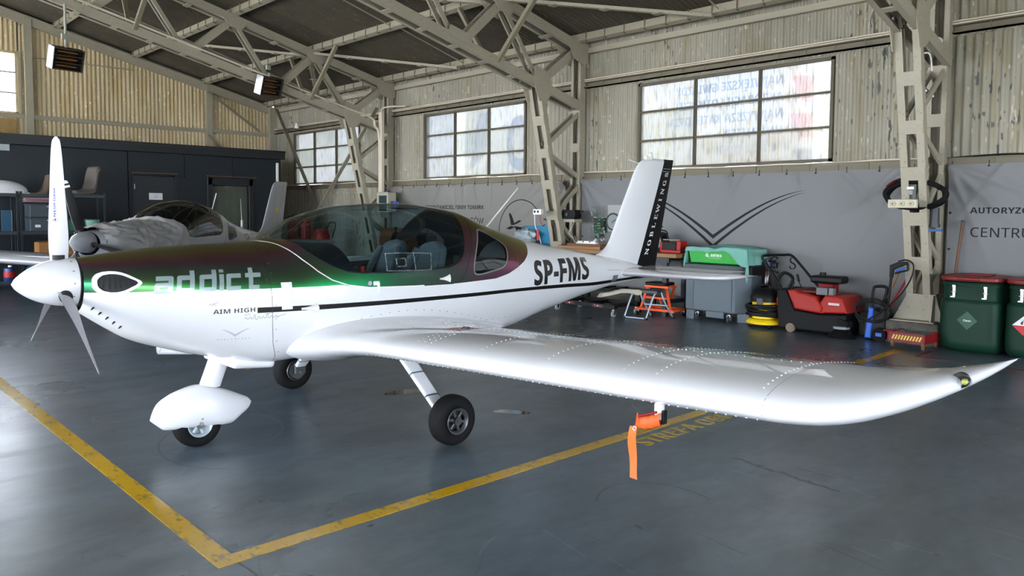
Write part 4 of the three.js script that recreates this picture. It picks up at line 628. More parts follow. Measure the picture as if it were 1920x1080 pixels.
    dec('name_lettering', 1.556, 2.226, 1.062, 1.208, 1536, 336, (g) => {
      g.strokeStyle = '#8fa3a1'; g.lineWidth = 62; g.lineJoin = 'round'; g.lineCap = 'butt'; g.transform(1, 0, -0.13, 1, 48, 0); const B = 296, X = 124, P = (...p) => { g.beginPath(); p.forEach(([x, y], i) => (i ? g.lineTo(x, y) : g.moveTo(x, y))); g.stroke(); };
      P([40, X], [226, X], [226, B], [60, B], [60, 212], [226, 212]);                                  // a
      for (const o of [310, 600]) { P([o + 186, 30], [o + 186, B], [o + 20, B], [o + 20, X], [o + 186, X]); }   // d d
      P([886, X - 28], [886, B + 28]); P([886, 30], [886, 72]);                                            // i
      P([1150, X], [980, X], [980, B], [1150, B]);                                                         // c
      P([1290, 20], [1290, B], [1410, B]); P([1210, X], [1430, X]);                                      // t
    }, { metalness: 0.2, roughness: 0.3 });
    dec('slogan_lettering', 1.855, 2.37, 0.84, 1.012, 1024, 352, (g) => { g.fillStyle = '#17181c'; g.font = 'bold 92px sans-serif'; g.save(); g.translate(80, 180); g.scale(505 / g.measureText('AIM HIGH').width, 0.86); g.fillText('AIM HIGH', 0, 0); g.restore();
      g.strokeStyle = '#2b2d33'; g.lineWidth = 4; const wv = (x, y, w, n, h) => { g.beginPath(); g.moveTo(x, y); for (let i = 0; i < n; i++) { const a = x + w * i / n, b = w / n; g.bezierCurveTo(a + b * 0.1, y - h * (i % 3 === 2 ? 2.2 : 1), a + b * 0.5, y - h * (i % 3 === 2 ? 2.2 : 1), a + b * 0.45, y); g.quadraticCurveTo(a + b * 0.7, y + (i === 2 ? 40 : 6), a + b, y - 2); } g.stroke(); };
      g.font = 'italic 70px serif'; wv(30, 62, 90, 2, 18); g.beginPath(); g.moveTo(70, 50); g.lineTo(150, 32); g.stroke(); wv(450, 268, 420, 8, 30); g.beginPath(); g.moveTo(440, 218); g.lineTo(520, 206); g.moveTo(700, 222); g.lineTo(800, 208); g.moveTo(850, 262); g.lineTo(960, 236); g.stroke(); });
    dec('maker_emblem', 1.93, 2.14, 0.745, 0.835, 512, 220, (g) => { wingsLogo(g, 256, 130, 420, '#7d828a', 5); g.fillStyle = '#a9adb4'; g.font = '30px serif'; spaced(g, 'NOBLEWINGS', 20, 205, 48); });
    dec('panel_marking', 3.6, 3.606, 1.03, 1.09, 16, 16, (g) => {});
    part(root, 'canopy_handle', outward(gridGeo(10, 10, (i, j) => { const a = 3.54 + 0.105 * i, y = 1.062 + (j - 0.5) * (0.012 + 0.05 * i * i); return S(a, y, 0.004 + 0.008 * Math.sin(j * Math.PI)); }), () => [0, 1, -3.5]), M.white);
    part(root, 'canopy_latch', [box(0.012, 0.03, 0.05, sideX(2.98, 1.062) + 0.006, 1.062, -2.985, 0.005), box(0.01, 0.08, 0.02, sideX(3.0, 1.02) + 0.006, 1.025, -3.0, 0.004)], M.white);
    part(root, 'canopy_lock', cyl(0.016, 0.008, sideX(2.935, 1.064) + 0.003, 1.064, -2.935, 'x', 20), M.alu);
    part(root, 'step_cover', outward(gridGeo(6, 10, (i, j) => S(2.312 + 0.07 * i, 0.925 + 0.175 * j, 0.003 + 0.003 * Math.sin(i * Math.PI))), () => [0, 1, -2.3]), M.white);
    part(root, 'air_scoop', outward(gridGeo(12, 10, (i, j) => { const k = i, y = 0.922 + (j - 0.5) * (0.014 + 0.05 * k * k); return S(2.44 + 0.105 * k, y, 0.003 + 0.03 * k * Math.sin(j * Math.PI)); }), () => [0, 1, -2.5]), M.white);
    const rail = (a0, y0, a1, y1) => rod(S(a0, y0, 0.004), S(a1, y1, 0.004), 0.0038, 6), acr = std('#8fa3aa', 0.15, { transparent: true, opacity: 0.3 });
    const vw = part(root, 'sliding_vent_window', [rail(3.09, 1.265, 3.29, 1.262), rail(3.29, 1.262, 3.49, 1.254), rail(3.08, 1.143, 3.28, 1.135), rail(3.28, 1.135, 3.47, 1.135), rail(3.09, 1.265, 3.08, 1.143), rail(3.49, 1.254, 3.47, 1.135), rail(3.33, 1.26, 3.33, 1.137)], acr);
    part(vw, 'vent_latch', [rail(3.17, 1.225, 3.25, 1.225), rail(3.17, 1.17, 3.25, 1.17), rail(3.17, 1.225, 3.17, 1.17), rail(3.25, 1.225, 3.25, 1.17)], acr);
    part(root, 'red_knob', box(0.02, 0.045, 0.03, 0.47, 1.155, -2.93, 0.006), M.red);
    part(root, 'radio_aerial', [rod([0, 1.4, -4.47], [0, 1.785, -4.89], 0.008, 10, 0.004), (() => { const g = new THREE.SphereGeometry(0.03, 14, 10); g.scale(0.5, 0.5, 1.6); g.rotateX(0.3); return g.translate(0, 1.41, -4.5); })()], M.white);
    part(root, 'fuel_drain_cover', outward(gridGeo(2, 2, (i, j) => S(6.02 + 0.1 * i, 0.865 + 0.075 * j, 0.002)), () => [0, 0.9, -6]), std('#6a6d70', 0.5));
    const sc = []; for (const y of [0.57, 0.64, 0.72, 0.8, 0.87, 0.955, 1.1, 1.16, 1.22]) sc.push(S(fireA(y) + 0.022, y, 0)); for (let i = 0; i < 26; i++) sc.push(S(2.5 + i * 0.075, 0.7 + 0.15 * Math.sin(clamp(i / 21) * Math.PI * 0.92 + 0.25), 0)); sc.push(S(2.53, 0.7, 0), S(2.59, 0.764, 0)); for (let i = 0; i < 12; i++) sc.push(S(4.44 + i * 0.004, 1.08 + i * 0.02, 0)); for (const a of [1.29, 2.225]) sc.push(S(a, 1.12, 0));
    for (let i = 0; i < 14; i++) sc.push(S(5.9 + i * 0.02, 1.0 - i * 0.001, 0)); screws(root, 'fuselage_screws', sc, M.bolt, 1.1);
  } else {
    for (const s of [1, -1]) printDecal(root, 'registration_lettering', (i, t) => { const a = 4.64 + 0.94 * (s > 0 ? i : 1 - i), y = 0.98 + 0.2 * t; return [s * (sideX(a, y) + 0.002), y, -a]; }, 20, 6, 768, 200, (g) => { g.fillStyle = '#1b1b1e'; g.font = 'bold 236px sans-serif'; const m = g.measureText('SP-TOM').width; g.scale(745 / m, 1); g.fillText('SP-TOM', 8, 186); });
    part(root, 'radio_aerial', [rod([0, 1.5, -4.32], [0.0, 1.86, -4.5], 0.009, 8, 0.006), rod([0.1, 1.28, -5.2], [0.1, 1.78, -5.16], 0.006, 8, 0.003), cyl(0.02, 0.14, 0.1, 1.32, -5.2, 'y', 10)], M.white);
    const nz = (a, t) => { const w = (noise(a * 3, t * 2.5, 999, 999, 11) - 0.5) * 2.4, ridge = (p, q, s) => 1 - Math.abs(2 * noise(p, q, 999, 999, s) - 1); return 0.022 * ridge(a * 5 + t * 2.2 + w, t * 1.6 - a * 1.5, 7) ** 2 + 0.016 * ridge(a * 9 - t * 3 + w * 2, t * 3 + a * 3, 13) ** 2 + 0.012 * noise(a * 4, t * 4, 999, 999, 9); };
    part(root, 'cowling_cover', outward(gridGeo(70, 70, (i, j) => { const th = -0.55 + i * (Math.PI + 1.1), a = 1.28 + (1.32 + 0.1 * Math.sin(i * 9)) * j, p = secPt(a, th), c = [0, BL.yM(a)], l = Math.hypot(p[0], p[1] - c[1]), k = 1 + (0.02 + nz(a, th) * 1.6) / l; return [p[0] * k, c[1] + (p[1] - c[1]) * k, -a]; }), (x, y, z) => [0, 1.0, z]), std('#a2a1a0', 0.9)).userData.label = 'crumpled grey cloth cover over the engine cowling';
  }
  return root;
}
M.bolt2 = std('#f6f6f8', 0.25);
const plane1 = makeAircraft('white low-wing aircraft with a green and purple top, parked in the foreground', { fine: true, paint: paints.gloss, flip: paints.flip, rudder: satinBlack, blade: std('#c2c2c7', 0.5, { specularIntensity: 0.35 }) });
plane1.position.set(-5.05, 0, 0);
const plane2 = makeAircraft('grey low-wing aircraft behind the white one, its cowling under a crumpled cloth cover', { paint: paints.greyGloss, blade: carbon, hi: 0.1, propTurn: 0.3, glass: new THREE.MeshPhysicalMaterial({ color: new THREE.Color().setRGB(0.2, 0.25, 0.27), transmission: 1, thickness: 0, roughness: 0, ior: 1.5, side: THREE.DoubleSide }) });
{ const al = 52 * Math.PI / 180; plane2.rotation.y = Math.PI / 2 - al; const n = [Math.cos(al), Math.sin(al)]; plane2.position.set(-11.0 - n[0] * -0.927, 0, -2.68 - n[1] * -0.927); }
// cream tail skid under the rear fuselage
part(plane1, 'tail_skid', [ext([[-6.1, 0.74], [-6.25, 0.745], [-6.45, 0.765], [-6.72, 0.735], [-6.76, 0.72], [-6.755, 0.685], [-6.7, 0.675], [-6.55, 0.71], [-6.4, 0.72], [-6.2, 0.705], [-6.05, 0.7]], 0.05, 0.008).rotateY(-Math.PI / 2).translate(0.025, 0, 0), cyl(0.008, 0.06, 0, 0.715, -6.7, 'x', 10)], std('#cfc8b2', 0.5));
// ---------- banners along the back wall ----------
function makeBanner(label, x0, x1, y0, y1, draw, sd) {
  const W = x1 - x0, H = y1 - y0, pw = 2048, ph = Math.round(2048 * H / W), o = thing('wall_banner', label, 'banner', [x0, y0, WZ + 0.175], 0);
  const t = canvasTex(pw, ph, (g) => { g.fillStyle = sd === 91 ? '#85837e' : '#7b7c7d'; g.fillRect(0, 0, pw, ph); draw(g, (x) => (x - x0) / W * pw, (y) => (y1 - y) / H * ph, pw / W); });
  const fold = (x, y, cx, cy, an, w, h) => { const dx = x - cx, dy = y - cy, u = dx * Math.cos(an) + dy * Math.sin(an), v = -dx * Math.sin(an) + dy * Math.cos(an); return u < 0 ? 0 : h * Math.exp(-((v / w) ** 2)) * Math.exp(-u / 0.55) * Math.min(1, u / 0.05); };
  const folds = []; let s = sd; const r = () => { s = (s * 16807) % 2147483647; return s / 2147483647; };
  for (let i = 0; i < 26; i++) { const top = r() < 0.72; folds.push([r() * W, top ? H : 0, (top ? -1 : 1) * (0.5 + r() * 2.1), 0.02 + r() * 0.045, (r() - 0.4) * 0.05]); }
  for (const [cx, an] of [[0, -0.8], [0, -1.2], [W, -2.2], [W, -2.6], [0, -0.4]]) folds.push([cx, H, an, 0.04, 0.045]);
  part(o, 'banner_sheet', gridGeo(260, 90, (i, j) => { const x = i * W, y = j * H; let z = 0.012 * (noise(i * W * 1.3, j * H * 1.1, 999, 999, sd) - 0.5) + 0.006 * Math.sin(i * W * 14) * j ** 6; for (const f of folds) z += fold(x, y, ...f) * (sd === 91 ? 2 : 1.4); return [x, y - 0.006 * Math.abs(Math.sin(x * 7)) * j ** 8, z]; }), std('#ffffff', 0.55, { map: t, specularIntensity: 0.45 }));
  const n = Math.round(W / 0.42); for (let i = 0; i <= n; i++) part(o, 'eyelet_tie', [cyl(0.012, 0.012, 0.03 + (W - 0.06) * i / n, H - 0.03, 0.008, 'z', 10), box(0.008, 0.06, 0.008, 0.03 + (W - 0.06) * i / n, H + 0.01, 0.0)], M.black);
  for (const x of [0.03, W - 0.03]) for (const y of [0.1, 0.5, 0.95, 1.4]) part(o, 'eyelet_tie', cyl(0.014, 0.014, x, y, 0.01, 'z', 10), M.black);
  return o;
}
const INK = '#121216';
makeBanner('grey banner on the back wall with a small aircraft in a circle', -15.2, -9.62, 0.22, 2.16, (g, X, Y, k) => {
  g.fillStyle = INK; g.textAlign = 'right'; g.font = 'bold ' + 0.115 * k + 'px sans-serif'; const fit = (s, w) => { g.save(); g.translate(X(-11.9), 0); g.scale(w * k / g.measureText(s).width, 1); };
  fit('AUTORYZOWANY PRZEDSTAWICIEL FIRMY TOMARK', 3.05); g.fillText('AUTORYZOWANY PRZEDSTAWICIEL FIRMY TOMARK', 0, Y(1.63)); g.restore();
  g.font = 0.17 * k + 'px sans-serif'; fit('SAMOLOTÓW', 1.2); g.fillText('SAMOLOTÓW', 0, Y(1.33)); g.restore();
  g.strokeStyle = INK; g.lineWidth = 0.018 * k; g.beginPath(); g.arc(X(-10.8), Y(1.2), 0.62 * k, Math.PI * 0.9, Math.PI * 1.82); g.stroke(); g.beginPath(); g.arc(X(-10.8), Y(1.2), 0.62 * k, 0, 0.3); g.stroke();
  const P = (p) => { g.beginPath(); p.forEach(([x, y], i) => (i ? g.lineTo(X(x), Y(y)) : g.moveTo(X(x), Y(y)))); g.fill(); };
  P([[-11.14, 1.56], [-11.08, 1.55], [-10.98, 1.36], [-10.84, 1.42], [-10.78, 1.4], [-10.9, 1.35], [-11.0, 1.32], [-11.08, 1.32]]); P([[-11.22, 1.25], [-11.08, 1.3], [-10.96, 1.28], [-11.1, 1.23]]); P([[-10.99, 1.3], [-10.4, 1.25], [-10.1, 1.36], [-10.3, 1.22], [-10.9, 1.2]]); P([[-10.2, 1.46], [-10.13, 1.46], [-10.02, 1.4], [-10.12, 1.43]]);
}, 91);
makeBanner('grey banner with a large V of two swept wings behind the workbench', -9.22, -3.56, 0.2, 2.18, (g, X, Y, k) => {
  wingsLogo(g, X(-6.5), Y(1.21), 2.98 * k, INK, 0.034 * k); g.fillStyle = INK; g.font = 0.23 * k + 'px serif'; spaced(g, 'NOBLEWINGS', X(-8.02), Y(0.78), 0.308 * k);
}, 17);
makeBanner('grey banner lettered behind the two green drums at the right edge', -3.18, 2.5, 0.2, 2.2, (g, X, Y, k) => {
  g.fillStyle = INK; const fit = (s, x, y, w, f) => { g.font = f; g.save(); g.translate(X(x), Y(y)); g.scale(w * k / g.measureText(s).width, 1); g.fillText(s, 0, 0); g.restore(); };
  fit('AUTORYZOWANY', -2.93, 1.595, 0.98, 'bold ' + 0.1 * k + 'px sans-serif'); g.save(); fit('CENTRUM', -2.93, 1.31, 0.82, 0.155 * k + 'px sans-serif'); g.restore();
}, 53);

// ---------- dark office cabin on the left ----------
{
  const o = thing('office_cabin', 'long dark grey office cabin with a plain door in front of the gable', 'cabin', [-18, 0, -4.6]), Z = (z) => z + 4.6;
  const seams = [-9.05, -7.9, -6.76, -5.55, -4.28, -3.1, -1.95, -0.8, 0.0], y1 = 2.84;
  for (let i = 0; i + 1 < seams.length; i++) {
    const a = seams[i], b = seams[i + 1], d = 0.08, w = b - a - 0.012, c = Z((a + b) / 2);
    if (i === 2) { part(o, 'wall_panel', [box(d, y1 - 2.37, w, -0.04, (y1 + 2.37) / 2, c), box(d, 2.37, 0.2, -0.04, 1.185, Z(-6.65)), box(d, 2.37, 0.08, -0.04, 1.185, Z(-5.6))], M.cabin); continue; }
    if (i === 0 || i === 1) { part(o, 'wall_panel', i ? [box(d, y1 - 2.3, w, -0.04, (y1 + 2.3) / 2, c), box(d, 2.3, 0.62, -0.04, 1.15, Z(-7.06)), box(d, 1.0, 0.5, -0.04, 0.5, Z(-7.6))] : [box(d, y1 - 2.3, w, -0.04, (y1 + 2.3) / 2, c), box(d, 2.3, 0.68, -0.04, 1.15, Z(-8.7)), box(d, 1.0, 0.5, -0.04, 0.5, Z(-8.15))], M.cabin); continue; }
    part(o, 'wall_panel', box(d, y1, w, -0.04, y1 / 2, c, 0.004), M.cabin);
  }
  part(o, 'end_wall', box(3.2, 2.95, 0.08, -1.6, 1.475, Z(-9.1)), M.cabin); part(o, 'cabin_core', box(3.0, 2.9, 8.9, -1.68, 1.45, Z(-4.6)), M.cabinTrim);
  part(o, 'fascia', [box(0.14, 0.21, 9.3, 0.06, 2.95, Z(-4.55), 0.01), box(3.3, 0.05, 9.3, -1.5, 3.03, Z(-4.55))], M.cabinTrim);
  part(o, 'corner_strip', box(0.04, 2.72, 0.05, 0.03, 1.4, Z(-9.03)), M.white);
  const dr = part(o, 'door', [box(0.05, 2.3, 0.88, -0.02, 1.17, Z(-6.09), 0.006)], std('#22282d', 0.4)); part(dr, 'door_frame', [box(0.07, 2.36, 0.04, 0.0, 1.18, Z(-6.55)), box(0.07, 2.36, 0.04, 0.0, 1.18, Z(-5.64)), box(0.09, 0.04, 1.0, 0.02, 2.37, Z(-6.09))], M.cabinTrim);
  part(dr, 'drip_strip', box(0.1, 0.016, 1.0, 0.05, 2.385, Z(-6.09)), M.brown); part(dr, 'hinge_plate', box(0.02, 0.11, 0.035, 0.02, 2.08, Z(-5.66)), M.white); part(dr, 'door_handle', [cyl(0.01, 0.06, 0.035, 1.1, Z(-6.44), 'x', 8), box(0.014, 0.02, 0.12, 0.06, 1.1, Z(-6.4), 0.005)], M.alu);
  part(dr, 'door_notice', box(0.004, 0.15, 0.29, 0.008, 1.87, Z(-6.12)), std('#ffffff', 0.6, { map: canvasTex(256, 128, (g, w, h) => { g.fillStyle = '#e4e4e8'; g.fillRect(0, 0, w, h); wingsLogo(g, 128, 84, 110, '#8a8a92', 4); g.fillStyle = '#9a9aa2'; g.fillRect(92, 30, 74, 7); }) }));
  const wf = part(o, 'glazed_door', [box(0.09, 2.34, 0.12, -0.02, 1.17, Z(-7.34), 0.008), box(0.09, 2.34, 0.12, -0.02, 1.17, Z(-8.36), 0.008), box(0.09, 0.16, 1.1, -0.02, 2.25, Z(-7.85), 0.008), box(0.09, 0.16, 0.9, -0.02, 0.1, Z(-7.85), 0.008)], M.cabinTrim);
  part(wf, 'drip_strip', box(0.1, 0.016, 1.2, 0.05, 2.37, Z(-7.86)), M.brown); part(wf, 'glass', box(0.006, 2.0, 0.86, -0.03, 1.17, Z(-7.85)), new THREE.MeshPhysicalMaterial({ color: '#c6ccc8', transmission: 1, thickness: 0, roughness: 0 }));
  part(wf, 'curtain', gridGeo(60, 8, (i, j) => [-0.06 + 0.004 * Math.sin(i * 30) , 0.15 + 2.0 * j, Z(-7.42) - 0.86 * i]), std('#cfcbbb', 0.9));
  part(o, 'cabin_sign', box(0.012, 0.14, 0.3, 0.01, 2.79, Z(-3.2)), std('#a7acae', 0.4, { metalness: 0.4 }));
}
// ---------- shelving in front of the cabin ----------
const shelfMat = std('#2c353b', 0.5);
function makeShelf(label, z0, z1, levels) {
  const o = thing('steel_shelf', label, 'shelf', [-17.2, 0, (z0 + z1) / 2], 0), L = z1 - z0;
  for (const sx of [-0.25, 0.25]) for (const sz of [-L / 2, L / 2]) part(o, 'upright', prism([[0, 0], [0.045, 0], [0.045, 0.005], [0.005, 0.005], [0.005, 0.045], [0, 0.045]].map(([a, b]) => [a - 0.022, b - 0.022]), [sx, 0, sz], [sx, 1.9, sz], [1, 0, 0]), shelfMat);
  for (const y of levels) part(o, 'shelf_board', [box(0.52, 0.03, L, 0, y - 0.015, 0), box(0.02, 0.06, L, 0.255, y - 0.03, 0)], shelfMat);
  return o;
}
makeShelf('dark steel shelf behind the raised propeller blade, with two grey drawer cases on it', -4.78, -3.32, [0.2, 0.62, 1.14, 1.86]);
makeShelf('dark steel shelf at the left edge of the picture', -3.26, -1.8, [0.2, 0.62, 1.14, 1.86]);
{
  let o = thing('engine_cowl', 'glossy white moulded cowl lying on top of the left shelf', 'cowling', [-17.2, 1.86, -3.02]);
  part(o, 'shell', outward(gridGeo(32, 20, (i, j) => { const a = i * Math.PI, b = j * Math.PI - Math.PI / 2; return [0.24 * Math.cos(a) * Math.cos(b), 0.25 * Math.sin(a) * Math.cos(b) ** 0.8, 0.47 * Math.sin(b)]; }), () => [0, 0, 0]), paints.gloss); part(o, 'rim', box(0.46, 0.012, 0.9, 0, 0.006, 0), M.white);
  const seatShell = (label, x, y, z, turn, lay, c1) => {
    const q = thing('seat_shell', label, 'seat shell', [x, y, z], turn), prof = [[-0.2, 0.02], [-0.14, 0.0], [0.12, 0.02], [0.2, 0.05], [0.23, 0.14], [0.3, 0.52], [0.34, 0.56], [0.29, 0.58], [0.25, 0.54], [0.17, 0.18], [0.12, 0.1], [-0.12, 0.08], [-0.21, 0.08]];
    const turnIt = (g) => { g.rotateY(Math.PI); if (lay) { g.rotateZ(lay); g.translate(0.1, 0.14, 0); } return g; };
    part(q, 'shell', turnIt(ext(smoothPoly(prof, 4), 0.34, 0.02, 2).translate(0, 0, -0.17)), std(c1, 0.75)); for (const s of [-1, 1]) part(q, 'side_bolster', turnIt(ext(smoothPoly(prof.map(([a, b]) => [a * 1.02, b * 0.92 + (b > 0.09 && b < 0.5 ? 0.03 : 0)]), 4), 0.05, 0.02, 2).translate(0, 0, s * 0.17 - 0.025)), std(c1, 0.7)); return q; };
  seatShell('upright brown-grey bucket seat shell on the shelf behind the dark propeller', -17.2, 1.86, -4.4, -1.25, 0, '#5d5650');
  seatShell('brown seat shell lying flat on the shelf beside the white cowl', -17.2, 1.87, -3.74, 1.5, 1.35, '#5a4b3c');
  o = thing('cushion', 'pink padded cushion lying on the drawer cases', 'cushion', [-17.1, 1.69, -3.6]); part(o, 'pad', new RoundedBoxGeometry(0.4, 0.1, 0.5, 4, 0.048).translate(0, 0.05, 0), std('#8f7077', 0.9)); part(o, 'piping', tube([[-0.19, 0.05, -0.24], [0.19, 0.05, -0.24], [0.19, 0.05, 0.24], [-0.19, 0.05, 0.24]], 0.008, 60, 6, true), std('#7a5d64', 0.9));
  const drawerCase = (label, y) => { const q = thing('drawer_case', label, 'case', [-17.15, y, -3.78]); part(q, 'case_body', box(0.44, 0.26, 0.66, 0, 0.13, 0, 0.015), std('#3b454d', 0.5)); part(q, 'case_lid', box(0.46, 0.035, 0.68, 0, 0.245, 0, 0.012), std('#343d44', 0.5)); part(q, 'handle', [box(0.03, 0.025, 0.14, 0.235, 0.21, -0.02, 0.008)], y < 1.3 ? std('#b39b78', 0.6) : M.grey); return q; };
  const d1 = drawerCase('lower grey drawer case on the shelf, with a pale handle and a white tag', 1.14); part(d1, 'tag', box(0.006, 0.05, 0.09, 0.222, 0.1, 0.2), M.white); drawerCase('upper grey drawer case on the shelf, under the pink cushion', 1.405);
  const tub = (label, z, c) => { const q = thing('plastic_tub', label, 'tub', [-17.1, 1.14, z]); part(q, 'tub_body', mg([lathe([[0.02, 0], [0.14, 0], [0.17, 0.22], [0.18, 0.225], [0.165, 0.225], [0.135, 0.01]], 4).rotateY(Math.PI / 4)]), std(c, 0.5)); part(q, 'tub_lid', box(0.26, 0.02, 0.26, 0, 0.225, 0, 0.006), M.darkGrey); return q; };
  tub('mint green plastic tub on the shelf, left of the dark propeller blade', -4.14, '#6fb79a'); tub('mint green plastic tub on the shelf, right of the dark propeller blade', -4.56, '#86b8a2');
  o = thing('cardboard_box', 'brown cardboard box with open flaps on the lower shelf', 'box', [-17.12, 0.62, -3.92]); part(o, 'carton', box(0.4, 0.3, 0.66, 0, 0.15, 0), M.cardboard); for (const s of [-1, 1]) part(o, 'flap', (() => { const g = box(0.2, 0.006, 0.64, s * 0.1, 0, 0); g.rotateZ(s * -0.22); return g.translate(s * 0.0, 0.325, 0); })(), M.cardboard); part(o, 'print', box(0.002, 0.07, 0.36, 0.202, 0.14, -0.05), std('#ffffff', 0.8, { map: canvasTex(256, 64, (g, w, h) => { g.fillStyle = '#a3733f'; g.fillRect(0, 0, w, h); g.fillStyle = '#4a3320'; g.beginPath(); g.moveTo(6, 32); g.lineTo(60, 8); g.lineTo(60, 56); g.fill(); g.fillRect(76, 20, 170, 8); g.fillRect(76, 36, 150, 8); }) }));
  o = thing('toolbox', 'red toolbox on the lower shelf behind the grey spinner', 'toolbox', [-17.1, 0.62, -4.52]); part(o, 'tray', ext([[-0.2, 0], [0.2, 0], [0.2, 0.18], [0.1, 0.24], [-0.1, 0.24], [-0.2, 0.18]], 0.3, 0.01).translate(0, 0, -0.15), M.red); part(o, 'carry_handle', tube([[-0.1, 0.23, 0], [-0.08, 0.3, 0], [0.08, 0.3, 0], [0.1, 0.23, 0]], 0.01, 24), M.black);
  o = thing('blue_panel', 'blue board standing on the shelf at the left edge', 'board', [-17.1, 1.14, -3.1]); part(o, 'board', box(0.03, 0.4, 0.16, 0, 0.2, 0, 0.004), std('#1b4a66', 0.5)); part(o, 'edge_strip', box(0.034, 0.4, 0.01, 0, 0.2, -0.085), M.grey);
  o = thing('book_stack', 'upright pale folders at the right end of the shelf', 'folder', [-17.1, 0.62, -4.68]); for (let i = 0; i < 3; i++) part(o, 'folder', box(0.24, 0.26, 0.03, 0, 0.13, -0.05 + i * 0.034), std(['#a89684', '#8d6f63', '#b5a999'][i], 0.7));
  o = thing('valve_wheel', 'blue valve handwheel on the bottom shelf', 'handwheel', [-16.9, 0.2, -3.5]); part(o, 'wheel', new THREE.TorusGeometry(0.14, 0.016, 10, 32).rotateY(Math.PI / 2).translate(0, 0.16, 0), std('#2a5f8a', 0.5)); for (let i = 0; i < 4; i++) part(o, 'spoke', box(0.014, 0.27, 0.018, 0, 0, 0).rotateX(i * Math.PI / 4).translate(0, 0.16, 0), std('#2a5f8a', 0.5));
  o = thing('oil_can', 'blue printed can on the bottom shelf at the left edge', 'can', [-16.95, 0.2, -3.1]); part(o, 'can_body', lathe([[0.001, 0], [0.1, 0], [0.1, 0.24], [0.08, 0.27], [0.001, 0.27]], 24), std('#1d2f63', 0.4)); part(o, 'can_band', lathe([[0.101, 0.08], [0.101, 0.18]], 24), M.red); part(o, 'can_cap', cyl(0.03, 0.04, 0.03, 0.285, 0, 'y', 14), M.white);
  o = thing('red_reel', 'red drum on the bottom shelf behind the white spinner', 'reel', [-16.95, 0.2, -3.75]); part(o, 'drum', cyl(0.14, 0.1, 0, 0.14, 0, 'x', 24), M.darkRed); part(o, 'drum_flange', [cyl(0.16, 0.012, 0.055, 0.16, 0, 'x', 24), cyl(0.16, 0.012, -0.055, 0.16, 0, 'x', 24)], M.darkRed);
}
// ---------- infrared heaters under the roof ----------
function makeHeater(label, x, y, z, poleTop, w) {
  const o = thing('infrared_heater', label, 'heater', [x, y, z], 1.75), h = 0.36;
  const T2 = (g) => g.rotateX(0.32);
  part(o, 'housing', [T2(box(w, 0.02, 0.2, 0, h / 2, -0.08)), T2(box(w, 0.02, 0.2, 0, -h / 2, -0.08)), T2(box(w, h, 0.02, 0, 0, -0.17))], std('#4a443c', 0.5, { metalness: 0.5 }));
  part(o, 'end_plate', T2(box(0.012, h + 0.02, 0.22, -w / 2, 0, -0.07)), std('#d5d8db', 0.35, { metalness: 0.4 })); part(o, 'end_plate', T2(box(0.012, h + 0.02, 0.22, w / 2, 0, -0.07)), std('#4a443c', 0.5, { metalness: 0.5 }));
  for (let i = -1; i <= 1; i++) { const r = part(o, 'reflector', T2(gridGeo(1, 12, (a, b) => [(a - 0.5) * (w - 0.06), i * 0.12 + 0.052 * Math.cos(b * Math.PI), -0.02 - 0.07 * Math.sin(b * Math.PI)])), std('#9a7a58', 0.3, { metalness: 1, side: THREE.DoubleSide })); part(r, 'heating_tube', T2(cyl(0.009, w - 0.1, 0, i * 0.12, -0.035, 'x', 10)), std('#8a6446', 0.35)); part(r, 'tube_holder', [-1, 1].map((s) => T2(box(0.05, 0.075, 0.05, s * (w / 2 - 0.05), i * 0.12, -0.03))), M.black); }
  for (const k of [-0.062, 0.062]) part(o, 'divider', T2(box(w - 0.02, 0.012, 0.04, 0, k, -0.01)), M.darkGrey);
  part(o, 'hanging_pole', [rod([0, h / 2, -0.06], [0, poleTop - y, -0.06], 0.022, 12), box(0.1, 0.1, 0.05, -0.02, h / 2 + 0.22, -0.06, 0.01)], std('#a9aa9f', 0.45, { metalness: 0.3 }));
  return o;
}
makeHeater('three-tube infrared heater hanging on a pole near the gable window', -15.12, 4.16, -3.72, 5.12, 0.5);
makeHeater('three-tube infrared heater fixed below the left steel frame, above the grey aircraft', -15.08, 4.13, -7.46, 4.42, 0.5);
